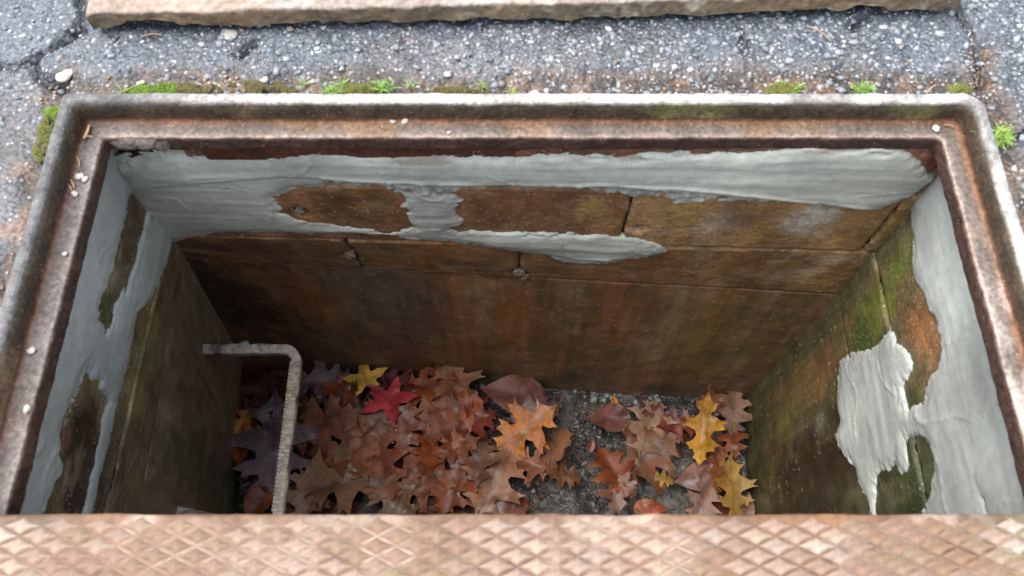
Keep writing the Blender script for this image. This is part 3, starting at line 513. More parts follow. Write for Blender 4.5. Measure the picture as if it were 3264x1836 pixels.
tag(stones('gravel', np.stack([fx, fy, fz+fr*.45], -1), fr*1.1, pal[rng.integers(0, len(pal), n)]*rng.uniform(.6, 1.15, (n, 1)), M['stone'], .55), 'loose wet grey gravel scattered on the pit mud', 'gravel', kind='stuff')
# dropped mortar crumbs on the floor (bluish grey)
spots = [(-.70, .40, .05, 60), (-.72, .48, .03, 22), (-.66, .34, .04, 30), (-.28, .58, .03, 20), (.03, .60, .03, 26), (.02, .53, .02, 12), (.58, .50, .02, 16), (.60, .42, .025, 16), (.27, .66, .05, 40), (.42, .66, .05, 30), (.55, .36, .02, 10), (-.45, .55, .02, 8)]
cc = []; cr = []
for x, y, r, m_ in spots:
    for _ in range(m_):
        a = rng.normal(0, r*.6, 2); px, py = x+a[0], y+a[1]
        if -.76 < px < .65 and py < .73: cr.append(.003+.011*rng.uniform()**2); cc.append((px, py, floor_z(px, py)+.002))
cc = np.array(cc); cr = np.array(cr)
tag(stones('mortar_crumbs', cc, cr, np.array((.27, .30, .305))*rng.uniform(.7, 1.15, (len(cc), 1)), M['stone'], .45), 'bluish grey mortar crumbs dropped among the leaves', 'mortar crumbs', kind='stuff')

# ------------------------------------------------------------------ ground
XL, XR, YN, YF = -.583, .612, -.52, .662           # inner edge of the frame's ledge
HX0, HX1, HY0, HY1 = XL-.046, XR+.046, YN-.046, YF+.046
def spread(fine, far, n): return far[0]+(far[1]-far[0])*0+np.array([])
def axis(f0, f1, step, lim, marks):
    a = list(np.arange(f0, f1+1e-6, step)); 
    for s_, e in ((-1, f0), (1, f1)):
        d = step; x = e
        while abs(x) < lim: d *= 1.35; x += s_*d; a.append(x)
    a = np.array(sorted(a))
    for m_ in marks: a[np.argmin(abs(a-m_))] = m_
    return a
ax = axis(-1.02, 1.02, .0048, 90, (HX0, HX1)); ay = axis(.02, 1.10, .0048, 90, (HY0, HY1))
ay = ay.copy(); ay[np.argmin(abs(ay-HY0))] = HY0
X, Y = np.meshgrid(ax, ay, indexing='ij'); P = np.stack([X, Y, 0*X], -1); Q = P[..., :2]
near = sstep(2.5, 1.2, np.hypot(X, Y-.6))
ox = np.maximum(np.maximum(HX0-X, X-HX1), 0); oy = np.maximum(np.maximum(HY0-Y, Y-HY1), 0); od = np.hypot(ox, oy)
wob = (fbm(P, 25, 4, 2)-.5)
cr_d = np.full(X.shape, 9.); Qw = Q+np.stack([fbm(P, 60, 3, 31)-.5, fbm(P, 60, 3, 32)-.5], -1)*.022
for c in DATA['cracks']: cr_d = np.minimum(cr_d, seg_dist(Qw, c))
sm_d = np.full(X.shape, 9.)
for c in DATA['dirtseam']: sm_d = np.minimum(sm_d, seg_dist(Q, c))
cw = .0036+.0060*fbm(P, 14, 2, 8)
crack = np.exp(-(cr_d/cw)**2)
farside = (Y > HY1-.01)
seam_w = np.where(farside, .046, .026)
seam = sstep(seam_w+.012, seam_w-.012, od+wob*.045)
seam = np.maximum(seam, sstep(.030, .006, sm_d+wob*.05))
Zg = -.004+(fbm(P, 5, 3, 1)-.5)*.010*near+((fbm(P, 70, 3, 4)-.5)*.007+(fbm(P, 180, 2, 5)-.5)*.004)*near-.018*crack-.007*seam*near-.003
Zg = np.where(od < .006, np.minimum(Zg, -.006), Zg)
base = np.empty(P.shape); base[...] = (.058, .070, .088)
base *= (.75+.5*fbm(P, 6, 4, 40))[..., None]
brown = sstep(.50, .68, fbm(P, 7, 4, 50))*sstep(.20, .04, od)
base = base*(1-.4*brown[..., None])+np.array((.12, .10, .085))*.4*brown[..., None]
red = sstep(.56, .66, fbm(P, 22, 3, 55))*sstep(.07, .02, od)*np.where(farside, 1, .9)
base = base*(1-.7*red[..., None])+np.array((.20, .115, .07))*.7*red[..., None]
dirtc = np.array((.032, .025, .020))+np.array((.06, .03, .014))*sstep(.45, .7, fbm(P, 30, 3, 61))[..., None]
base = base*(1-seam[..., None]*.92)+dirtc*seam[..., None]*.92
base = base*(1-.9*crack[..., None])+np.array((.012, .011, .010))*.9*crack[..., None]
cx_, cy_ = (X[:-1, :-1]+X[1:, 1:])/2, (Y[:-1, :-1]+Y[1:, 1:])/2
msk = ~((cx_ > HX0) & (cx_ < HX1) & (cy_ > HY0) & (cy_ < HY1))
V, F, c_ = compact(np.stack([X, Y, Zg], -1).reshape(-1, 3), grid_faces(len(ax), len(ay), msk), base.reshape(-1, 3))
tag(obj('asphalt_ground', mesh_np('asphalt_ground', V, F, M['asphalt'], c_)), 'weathered cracked grey asphalt surrounding the pit', kind='structure')
def ground_z(x, y): return float(Zg[np.argmin(abs(ax-x)), np.argmin(abs(ay-y))])

# exposed aggregate
n = 30000; gx = rng.uniform(-1.0, 1.0, n); gy = rng.uniform(.05, 1.06, n); G = np.stack([gx, gy, 0*gx], -1)
od = np.hypot(np.maximum(np.maximum(HX0-gx, gx-HX1), 0), np.maximum(np.maximum(HY0-gy, gy-HY1), 0)); inside = (gx > HX0-.004) & (gx < HX1+.004) & (gy < HY1+.004)
pr = .05+.85*sstep(.40, .62, fbm(G, 5, 3, 91))+.5*sstep(.16, .05, od)*(gy > HY1)
k = (~inside) & (rng.uniform(0, 1, n) < pr); gx, gy, od = gx[k], gy[k], od[k]; n = len(gx)
gr = .0016+.0046*rng.uniform(0, 1, n)**2.4; ix = np.searchsorted(ax, gx)-1; iy = np.searchsorted(ay, gy)-1; gz = Zg[ix, iy]
pal = np.array([(.22, .24, .265), (.17, .19, .215), (.28, .30, .32), (.40, .41, .42), (.14, .16, .18), (.21, .185, .17), (.52, .52, .51)]); pw = np.array([.30, .26, .13, .04, .2, .05, .02])
ci = rng.choice(len(pal), n, p=pw/pw.sum()); gcol = pal[ci]*rng.uniform(.75, 1.15, (n, 1))
rd = (od < .05) & (rng.uniform(0, 1, n) < .35); gcol[rd] = np.array((.27, .16, .10))*rng.uniform(.6, 1.3, (rd.sum(), 1)); gr[rd] *= .6
tag(stones('exposed_aggregate', np.stack([gx, gy, gz-gr*.05], -1), gr*1.15, gcol, M['stone'], .5), 'pale stone chips exposed in the worn asphalt', 'stone chips', kind='stuff')

# ------------------------------------------------------------------ iron frame
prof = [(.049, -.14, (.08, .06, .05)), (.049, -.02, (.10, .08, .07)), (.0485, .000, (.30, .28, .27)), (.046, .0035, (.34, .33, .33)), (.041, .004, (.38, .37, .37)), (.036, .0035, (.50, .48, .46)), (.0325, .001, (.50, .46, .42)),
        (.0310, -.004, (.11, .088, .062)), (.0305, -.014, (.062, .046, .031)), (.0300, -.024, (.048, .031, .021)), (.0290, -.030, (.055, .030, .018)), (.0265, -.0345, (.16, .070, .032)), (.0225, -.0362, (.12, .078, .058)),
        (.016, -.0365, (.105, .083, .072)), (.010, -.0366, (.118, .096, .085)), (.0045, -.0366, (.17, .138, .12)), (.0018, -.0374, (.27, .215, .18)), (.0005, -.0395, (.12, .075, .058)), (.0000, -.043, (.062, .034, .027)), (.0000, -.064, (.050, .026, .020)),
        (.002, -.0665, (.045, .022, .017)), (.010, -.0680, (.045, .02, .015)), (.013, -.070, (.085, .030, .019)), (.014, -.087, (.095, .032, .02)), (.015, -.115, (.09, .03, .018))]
pt = np.array([(a, b) for a, b, _ in prof]); pc = np.array([c for _, _, c in prof])
dl = np.concatenate([[0], np.cumsum(np.hypot(*np.diff(pt, axis=0).T)+.0015)]); tt = np.unique(np.concatenate([dl, np.linspace(0, dl[-1], 60)]))
po = np.interp(tt, dl, pt[:, 0]); pz = np.interp(tt, dl, pt[:, 1]); pcc = np.stack([np.interp(tt, dl, pc[:, k]) for k in range(3)], -1)
def rrect(o, r0=.012):
    x0, x1, y0, y1 = XL-o, XR+o, YN-o, YF+o; pts = []; nrm = []
    for (sx, sy, a0, r) in ((1, 1, 0, .008+o*.40), (0, 1, 90, .005+o*.05), (0, 0, 180, .012+o*.3), (1, 0, 270, .012+o*.3)):
        cx = x1-r if sx else x0+r; cy = y1-r if sy else y0+r
        for a in np.linspace(a0, a0+90, 9): pts.append((cx+r*math.cos(math.radians(a)), cy+r*math.sin(math.radians(a))))
    pts.append(pts[0]); out = []
    cnt = [2]*8+[0]; nseg = {8: 300, 17: 300, 26: 60, 35: 300}
    for i in range(len(pts)-1):
        m_ = nseg.get(i, 2); a, b = np.array(pts[i]), np.array(pts[i+1])
        for k in range(m_): out.append(a+(b-a)*k/m_)
    return np.array(out)
ring = [rrect(o) for o in po]; NP = len(ring[0]); V = np.zeros((len(tt), NP, 3))
for i, (r, z) in enumerate(zip(ring, pz)): V[i, :, :2] = r; V[i, :, 2] = z
ctr = np.array([(XL+XR)/2, (YN+YF)/2, 0]); inn = np.array(rrect(.05))-np.array(rrect(0)); inn /= np.linalg.norm(inn, axis=1)[:, None]
nz = (fbm(V, 16, 4, 7)-.5)*.003+(fbm(V, 90, 3, 9)-.5)*.0030
lipw = np.exp(-((pz+.055)/.012)**2)*(po < .02)
V[..., :2] += inn[None]*(nz+(fbm(V*np.array([1, 1, .2]), 60, 3, 12)-.5)*.005*lipw[:, None])[..., None]; V[..., 2] += (fbm(V, 22, 3, 15)-.5)*.003
col = pcc[:, None, :]*(.75+.5*fbm(V, 18, 4, 20))[..., None]
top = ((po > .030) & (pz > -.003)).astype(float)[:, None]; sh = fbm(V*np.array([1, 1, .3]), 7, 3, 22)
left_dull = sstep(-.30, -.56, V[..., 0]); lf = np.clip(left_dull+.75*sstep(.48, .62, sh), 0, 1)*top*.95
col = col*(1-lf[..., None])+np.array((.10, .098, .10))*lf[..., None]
ledge = ((po < .027) & (pz > -.0375) & (pz < -.03)).astype(float)[:, None]
ora = sstep(.55, .72, fbm(V, 10, 3, 27))*ledge*.5; col = col*(1-ora[..., None])+np.array((.20, .115, .055))*ora[..., None]
lefty = ledge*sstep(XL+.06, XL-.01, V[..., 0])*.5; col = col*(1-lefty[..., None])+np.array((.12, .11, .11))*lefty[..., None]
righty = ledge*sstep(XR-.04, XR+.005, V[..., 0])*sstep(.60, .2, V[..., 1])*.55*sstep(.42, .6, fbm(V*np.array([1, .3, 1]), 40, 3, 33)); col = col*(1-righty[..., None])+np.array((.52, .47, .43))*righty[..., None]
rw = ((po > .028) & (pz < -.003) & (pz > -.03)).astype(float)[:, None]; al = rw*sstep(.5, .66, fbm(V, 9, 3, 29))*sstep(-.3, .1, V[..., 0])*.7
col = col*(1-al[..., None])+np.array((.13, .125, .05))*al[..., None]
rst = rw*sstep(.52, .68, fbm(V, 8, 3, 39))*sstep(-.1, -.4, V[..., 0])*.7; col = col*(1-rst[..., None])+np.array((.17, .115, .065))*rst[..., None]
sidew = ((po > .005) & (pz < -.067)).astype(float)[:, None]*(V[..., 1] < YF-.012); V[..., :2] += (inn[None]*.05)*sidew[..., None]; V[..., 2] = np.where(sidew > 0, np.maximum(V[..., 2], -.070-.01*po[:, None]), V[..., 2])
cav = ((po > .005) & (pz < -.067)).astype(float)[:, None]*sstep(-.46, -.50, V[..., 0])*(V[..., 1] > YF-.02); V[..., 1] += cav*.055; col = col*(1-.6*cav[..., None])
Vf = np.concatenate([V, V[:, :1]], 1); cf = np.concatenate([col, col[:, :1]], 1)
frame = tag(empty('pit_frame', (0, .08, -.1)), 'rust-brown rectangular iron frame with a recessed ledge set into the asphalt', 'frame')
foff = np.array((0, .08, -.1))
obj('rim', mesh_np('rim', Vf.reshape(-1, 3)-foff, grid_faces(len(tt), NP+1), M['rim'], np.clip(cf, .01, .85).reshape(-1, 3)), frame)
def rust_flake(x0, x1, drop, seed):
    n, m = 40, 14; U, K = np.meshgrid(np.linspace(x0, x1, n), np.linspace(0, 1, m), indexing='ij'); P = np.stack([U, 0*U, 0*U], -1)
    e = np.sin(np.pi*(U-x0)/(x1-x0))**.4; dr = drop*e*(.45+1.1*fbm(P, 70, 3, seed)); z = -.0375-dr*K; P[..., 2] = z
    y = YF+.004-.010*np.sin(K*1.9)*e-(fbm(P, 60, 4, seed+3)-.5)*.009*e; P[..., 1] = y
    c = np.array((.105, .085, .075))*(.6+.8*fbm(P, 60, 4, seed+5))[..., None]
    obj('rust_flake', mesh_np('rust_flake', P.reshape(-1, 3)-foff, grid_faces(n, m), M['rim'], c.reshape(-1, 3)), frame)
rust_flake(-.582, -.515, .024, 3); rust_flake(-.520, -.492, .030, 9); rust_flake(-.545, -.508, .018, 14)

# ------------------------------------------------------------------ stone slab behind the pit
a = Vector(DATA['slab'][0]); b = Vector(DATA['slab'][1]); ang = math.atan2(b.y-a.y, b.x-a.x); Ls = (b-a).length; Dp = .62; T = .034
slab = empty('x_tmp')
bpy.data.objects.remove(slab)
def slab_grid():
    us = np.linspace(0, Ls, 420); prof = []
    for z in np.linspace(.002, T-.004, 12): prof.append((0.0, z))
    for q in np.linspace(0, 1, 6)[1:]: prof.append((.006*(1-math.cos(q*math.pi/2)), T-.004+.004*math.sin(q*math.pi/2)))
    for y in np.linspace(.010, Dp, 110): prof.append((y, T))
    prof += [(Dp+.002, T-.004), (Dp+.002, .002)]
    prof = np.array(prof); U, K = np.meshgrid(us, np.arange(len(prof)), indexing='ij')
    P = np.stack([U, prof[K, 0], prof[K, 1]], -1)
    f = fbm(P, 26, 4, 5)-.5; fr = (P[..., 1] < .012)
    P[..., 1] += f*.012*fr+(fbm(P, 90, 3, 6)-.5)*.004*fr
    low = sstep(.5, 0, P[..., 2]/T)*(P[..., 1] < .02)
    notch = .016*np.exp(-((P[..., 0]-.085)/.035)**4)+.010*np.maximum(0, fbm(P*np.array([1, 0, 0]), 14, 3, 44)-.42)*1.6+.012*np.exp(-((P[..., 0]-1.14)/.03)**4)
    P[..., 2] += notch*low+(fbm(P, 12, 3, 9)-.5)*.004
    ends = np.minimum(P[..., 0], Ls-P[..., 0]); P[..., 2] -= .006*np.clip(1-ends/.008, 0, 1)**2
    P[..., 0] += (fbm(P, 20, 3, 8)-.5)*.012*(ends < .01)
    # end caps: fold rows at both ends down to the ground
    E0 = P[:1].copy(); E0[..., 2] = .001; E1 = P[-1:].copy(); E1[..., 2] = .001
    return np.concatenate([E0, P, E1], 0)
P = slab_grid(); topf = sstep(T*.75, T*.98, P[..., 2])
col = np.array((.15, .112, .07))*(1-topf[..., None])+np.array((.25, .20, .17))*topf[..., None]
col = col*(.7+.6*fbm(P, 9, 4, 70))[..., None]
rustp = sstep(.5, .66, fbm(P, 6, 4, 73)); col = col*(1-.25*rustp[..., None])+np.array((.24, .14, .065))*.25*rustp[..., None]
lich = sstep(.6, .7, fbm(P, 24, 4, 75))*sstep(.4, .8, P[..., 0]); col = col*(1-.45*lich[..., None])+np.array((.45, .42, .33))*.45*lich[..., None]
wt_ = topf*sstep(.52, .66, fbm(P, 16, 3, 78)); col = col*(1-.5*wt_[..., None])+np.array((.40, .35, .315))*.5*wt_[..., None]
sl = obj('stone_slab', mesh_np('stone_slab', P, grid_faces(*P.shape[:2]), M['slab'], np.clip(col, .02, .7).reshape(-1, 3)), loc=(a.x, a.y, .002)); sl.rotation_euler = (0, 0, ang)
tag(sl, 'long rust-brown stone slab lying on the asphalt beyond the pit', 'slab')

# ------------------------------------------------------------------ tread plate over the near half
PX0, PX1, PY0, PY1 = XL-.027, XR+.027, YN-.025, .1353
plate = tag(empty('cover_plate', ((PX0+PX1)/2, (PY0+PY1)/2, -.03)), 'rusty iron tread plate with raised diamonds covering the near half of the pit', 'cover plate')
poff = np.array(plate.location)
def plate_colour(P):
    c = np.empty(P.shape); c[...] = (.185, .105, .065); n1 = fbm(P, 6, 4, 80); n2 = fbm(P, 22, 4, 82)
    o_ = sstep(.48, .66, n1)[..., None]; c = c*(1-o_*.7)+np.array((.23, .115, .055))*o_*.7
    w_ = sstep(.5, .68, n2)[..., None]; c = c*(1-w_*.6)+np.array((.36, .28, .22))*w_*.6
    g_ = (sstep(.33, .52, P[..., 0])*sstep(.3, .6, fbm(P, 8, 3, 85)))[..., None]; c = c*(1-g_*.65)+np.array((.24, .215, .11))*g_*.65
    d_ = sstep(.6, .72, fbm(P, 40, 3, 88))[..., None]; return c*(1-d_*.35)
nx_, ny_ = 420, 200; X, Y = np.meshgrid(np.linspace(PX0, PX1, nx_), np.linspace(PY1, PY0, ny_), indexing='ij'); P = np.stack([X, Y, 0*X], -1)
P[..., 2] = -.003+(fbm(P, 18, 3, 3)-.5)*.0012
P[:, 0, 1] += (fbm(P[:, 0], 25, 3, 5)-.5)*.004; P[:, 1, 1] = np.minimum(P[:, 1, 1], P[:, 0, 1]-.002); P[:, 0, 2] -= .0015
R1 = P[:, :1].copy(); R1[..., 1] += .001; R1[..., 2] = -.010; R2 = R1.copy(); R2[..., 2] = -.034; P = np.concatenate([R2, R1, P], 1)
obj('sheet', mesh_np('sheet', P.reshape(-1, 3)-poff, grid_faces(nx_, ny_+2), M['plate'], plate_colour(P).reshape(-1, 3)), plate)
Vp = np.array([(PX0+.002, PY1-.012, -.0355), (PX1-.002, PY1-.012, -.0355), (PX1-.002, PY0, -.0355), (PX0+.002, PY0, -.0355)])-poff
obj('underside', mesh_np('underside', Vp, [[0, 1, 2, 3]], M['flake'], None, smooth=False), plate)
hx, hy = .0212, .0100
def lug_mesh(seed):
    r_ = random.Random(seed); V = [(0, 0, .0024)]; ring0 = []; ring1 = []
    for k in range(16):
        a_ = k/16*2*math.pi; e = abs(math.cos(a_))**.75, abs(math.sin(a_))**.75
        s_ = 1.0/((abs(math.cos(a_))**.85+abs(math.sin(a_))**.85)**(1/.85)); cxx, cyy = math.cos(a_)*s_, math.sin(a_)*s_
        ring0.append((cxx*hx, cyy*hy, -.0010)); ring1.append((cxx*hx*.55, cyy*hy*.55, .0017+r_.uniform(-.0004, .0004)))
    V += ring1+ring0; F = []
    for k in range(16):
        k2 = (k+1) % 16; F += [[0, 1+k, 1+k2], [1+k, 17+k, 17+k2, 1+k2]]
    V = np.array(V); c = np.empty(V.shape); q_ = seed/11; c[...] = np.array((.20, .122, .080))*(1-q_)+np.array((.26, .19, .15))*q_; c[:17] = np.array((.22, .13, .08))*(1-q_)+np.array((.40, .31, .25))*q_  # lug tops painted paler to carry the star highlights
    c *= np.array([1, .94+.12*r_.random(), .88+.2*r_.random()])*r_.uniform(.9, 1.1)
    return mesh_np('raised_diamond', V, F, M['plate'], c)
LUG = [lug_mesh(k) for k in range(12)]
row = 0; y = PY1-.0125; rest = []
while y > PY0+.012:
    x = PX0+.025+(row % 2)*.0219
    while x < PX1-.022:
        if y > .062 and abs(x) < .60:
            o = obj('raised_diamond', LUG[int(np.clip((float(fbm(np.array([x, y, 0.]), 9, 3, 66))-.5)*26+5.5+random.uniform(-2.2, 2.2), 0, 11))], plate, Vector((x, y, -.0022))-Vector(poff)); wr = 1-.6*float(sstep(.05, .45, x)); o.scale = (random.uniform(.93, 1.03), random.uniform(.92, 1.05), random.uniform(.5, 1.1)*wr)
        else: rest.append((x, y))
        x += .0437
    row += 1; y -= .0106
m0 = LUG[0]; v0 = np.array([v.co[:] for v in m0.vertices]); f0 = [list(p.vertices) for p in m0.polygons]; VV = []; FF = []
for i, (x, y) in enumerate(rest): VV.append(v0+np.array((x, y, -.0022))-poff); FF += [[k+i*len(v0) for k in f] for f in f0]
VV = np.concatenate(VV); rd_ = obj('raised_diamonds', mesh_np('raised_diamonds', VV, FF, M['plate'], plate_colour(VV+poff)*1.15), plate); rd_['kind'] = 'stuff'

# ------------------------------------------------------------------ step iron
SZ = -.834
stp = tag(empty('step_iron', (-.72, .44, SZ)), 'pale worn step iron bracketed on the left pit wall', 'step iron')
soff = np.array((-.72, .44, SZ))
def sweep(path, w, h, n=12):
    path = np.array(path); T_ = np.gradient(path, axis=0); T_ /= np.linalg.norm(T_, axis=1)[:, None]; up = np.array((0, 0, 1.)); side = np.cross(T_, up)
    V = []
    for k in range(n):
        a_ = k/n*2*math.pi+math.pi/n; ca, sa = math.cos(a_), math.sin(a_); e = .38
        V.append(path+side*(math.copysign(abs(ca)**e, ca)*w/2)+up*(math.copysign(abs(sa)**e, sa)*h/2)*np.ones((len(path), 1)))
    V = np.stack(V+[V[0]], 1); return V
xo = -.497; yf, yn = .632, .228; r = .035; path = [(-.76, yf, 0)]
path += [(x, yf, 0) for x in np.linspace(-.74, xo-r, 24)]
path += [(xo-r+r*math.sin(q), yf-r+r*math.cos(q), 0) for q in np.linspace(0, math.pi/2, 10)[1:]]
path += [(xo, y_, 0) for y_ in np.linspace(yf-r, yn+r, 50)[1:]]
path += [(xo-r+r*math.cos(q), yn+r-r*math.sin(q), 0) for q in np.linspace(0, math.pi/2, 10)[1:]]
path += [(x, yn+.046*(xo-r-x)/.228, 0) for x in np.linspace(xo-r, -.76, 24)[1:]]
path = np.array(path)+np.array((0, 0, SZ)); V = sweep(path, .024, .025); V += ((fbm(V, 60, 3, 3)-.5)*.004)[..., None]
col = np.empty(V.shape); col[...] = (.56, .51, .455); col *= (.7+.6*fbm(V, 30, 4, 4))[..., None]; dk = sstep(.60, .68, fbm(V, 35, 3, 8))[..., None]; col = col*(1-dk*.7)
obj('bar', mesh_np('bar', V.reshape(-1, 3)-soff, grid_faces(V.shape[0], V.shape[1]), M['grip'], col.reshape(-1, 3)), stp)
def chip(sx, sy, sz, shade):
    bm = bmesh.new(); bmesh.ops.create_cube(bm, size=1); bmesh.ops.bevel(bm, geom=bm.edges[:], offset=.12, segments=1, affect='EDGES')
    V = np.array([v.co[:] for v in bm.verts])*np.array((sx, sy, sz)); F = [[v.index for v in f.verts] for f in bm.faces]; bm.free(); c = np.empty(V.shape); c[...] = np.array((.48, .41, .33))*shade
    return mesh_np('tread_rib', V, F, M['grip'], c, smooth=False)
CH = [chip(.0130, .0072, .003, s_) for s_ in (.75, .95, 1.2)]; CS = [chip(.0080, .0072, .003, s_) for s_ in (.7, 1.0, 1.2)]
y = yf-r-.002; k = 0
while y > yn+r:
    for j, (dx, cm) in enumerate(((-.0062, CH), (.0062, CS)) if k % 2 else ((-.0084, CS), (.0038, CH))):
        obj('tread_rib', random.choice(cm), stp, Vector((xo+dx, y, SZ+.0134+random.uniform(-.0006, .0006)))-Vector(soff))
    y -= .0084; k += 1
for k, (x, y, rr) in enumerate([(-.665, .633, .008), (-.62, .640, .010), (-.64, .630, .006), (-.575, .634, .010), (-.535, .631, .007)]):
    o = lump('mortar_splash', (0, 0, 0), rr, stp, M['mortar'], (.46, .45, .42), 40+k, (1.3, .9, .35)); o.location = Vector((x, y, SZ+.0125))-Vector(soff)

# ------------------------------------------------------------------ leaves
LC = {'maroon': (0.078, 0.021, 0.022), 'maroon2': (0.092, 0.027, 0.021), 'purple': (0.12, 0.053, 0.059), 'rust': (0.248, 0.059, 0.017), 'brown': (0.138, 0.046, 0.021), 'orangered': (0.276, 0.061, 0.017), 'pinkbrown': (0.23, 0.076, 0.042), 'pinkbrown2': (0.248, 0.087, 0.049), 'tan': (0.294, 0.133, 0.066), 'chestnut': (0.184, 0.047, 0.015), 'red': (0.193, 0.034, 0.021), 'fawn': (0.248, 0.099, 0.052), 'fawn2': (0.258, 0.095, 0.049), 'lilac': (0.19, 0.135, 0.165), 'orange': (0.45, 0.17, 0.022), 'rustorange': (0.313, 0.099, 0.025), 'greybrown': (0.184, 0.087, 0.056), 'olivetan': (0.239, 0.122, 0.056), 'tan2': (0.258, 0.137, 0.066), 'redbrown': (0.147, 0.036, 0.018), 'rustbrown': (0.175, 0.057, 0.015), 'mauve': (0.193, 0.076, 0.059), 'mauve2': (0.202, 0.084, 0.077), 'yellow2': (0.383, 0.212, 0.043), 'brightorange': (0.42, 0.14, 0.02), 'paletan': (0.34, 0.204, 0.117), 'pinkred': (0.239, 0.057, 0.042), 'yellowtan': (0.34, 0.196, 0.047), 'pinktan': (0.304, 0.166, 0.113), 'yellow': (0.408, 0.2, 0.025), 'crimson': (0.42, 0.035, 0.045), 'goldenyellow': (0.58, 0.34, 0.05)}
def leaf_material(name, c, kind):
    def veins(t, co, col):
        N, Lk = t.nodes, t.links; at = N.new('ShaderNodeAttribute'); at.attribute_name = 'lp'; sp = N.new('ShaderNodeSeparateXYZ'); Lk.new(at.outputs['Vector'], sp.inputs[0])
        def mth(op, a_, b_=None):
            m_ = N.new('ShaderNodeMath'); m_.operation = op
            for i, v_ in enumerate((a_, b_)):
                if v_ is None: continue
                if isinstance(v_, (int, float)): m_.inputs[i].default_value = v_
                else: Lk.new(v_, m_.inputs[i])
            return m_.outputs[0]
        ay_ = mth('ABSOLUTE', sp.outputs[1]); mid = mth('LESS_THAN', ay_, .009)
        ph = mth('FRACT', mth('MULTIPLY', mth('SUBTRACT', sp.outputs[0], mth('MULTIPLY', ay_, .85)), 6.2)); lat = mth('LESS_THAN', mth('ABSOLUTE', mth('SUBTRACT', ph, .5)), .03)
        f = mth('MULTIPLY', mth('MAXIMUM', mid, mth('MULTIPLY', lat, .55)), .55)
        mx = N.new('ShaderNodeMix'); mx.data_type = 'RGBA'; Lk.new(f, mx.inputs[0]); Lk.new(col, mx.inputs[6]); mx.inputs[7].default_value = (c[0]*.45, c[1]*.4, c[2]*.4, 1); return mx.outputs[2]
    hv = .60+.36*((sum(map(ord, name))*37) % 100)/100; c = tuple(min(.75, q*(.92 if max(q2 for q2 in c) > .36 else hv)) for q in c)
    m = material('leaf_'+name, c, rough=.42, rough_var=.14, spec=.35, mott=((16, 4, .55, 1.4), (90, 4, .75, 1.25)), bumps=(('noise', 110, .35, .0015),), extra=veins)
    return m
LM = {k: leaf_material(k, v, 0) for k, v in LC.items()}
OAK = [(0, .012), (.06, .03), (.12, .07), (.165, .155), (.16, .245), (.21, .20), (.25, .17), (.29, .11), (.335, .125), (.375, .215), (.405, .31), (.415, .42), (.47, .345), (.525, .41), (.54, .30), (.555, .20), (.59, .13),
       (.64, .155), (.69, .235), (.73, .35), (.765, .255), (.815, .255), (.80, .165), (.83, .105), (.88, .12), (.925, .165), (.935, .08), (1.0, 0)]
def outline(kind, r_):
    if kind == 'maple':
        pts = []
        for k in range(60):
            a_ = k/60*2*math.pi
            lob = (1-2*abs((a_*5/(2*math.pi)+.5) % 1-.5))**1.25
            r1 = .215+.33*lob*(1 if a_ < 2.2 or a_ > 4.08 else .7)+(.035 if k % 3 == 0 else 0); 
            if abs(a_-math.pi) < .35: r1 *= .75
            pts.append((.42+r1*math.cos(a_)*1.05, r1*math.sin(a_)*1.05))
        return pts
    if kind == 'ovate':
        xs = np.linspace(0, 1, 18); up = [(x, .27*math.sin(math.pi*x**.8)**.85*(1-.25*x)+(.008 if i % 2 else 0)) for i, x in enumerate(xs)]
        up[0] = (0, .006); up[-1] = (1.03, 0); return up+[(x, -y_) for x, y_ in up[-2:0:-1]]
    def side(s_):
        w = r_.uniform(.85, 1.12); out = []
        sh = r_.uniform(-.02, .02)
        for i, (x, y_) in enumerate(OAK):
            k = .02 if 2 < i < len(OAK)-2 else 0
            out.append((x+(sh if k else 0)+r_.uniform(-k, k), s_*max(.006, y_*w+r_.uniform(-k, k)) if i < len(OAK)-1 else 0))
        return out
    a_ = side(1); b_ = side(-1); return a_+b_[-2::-1]
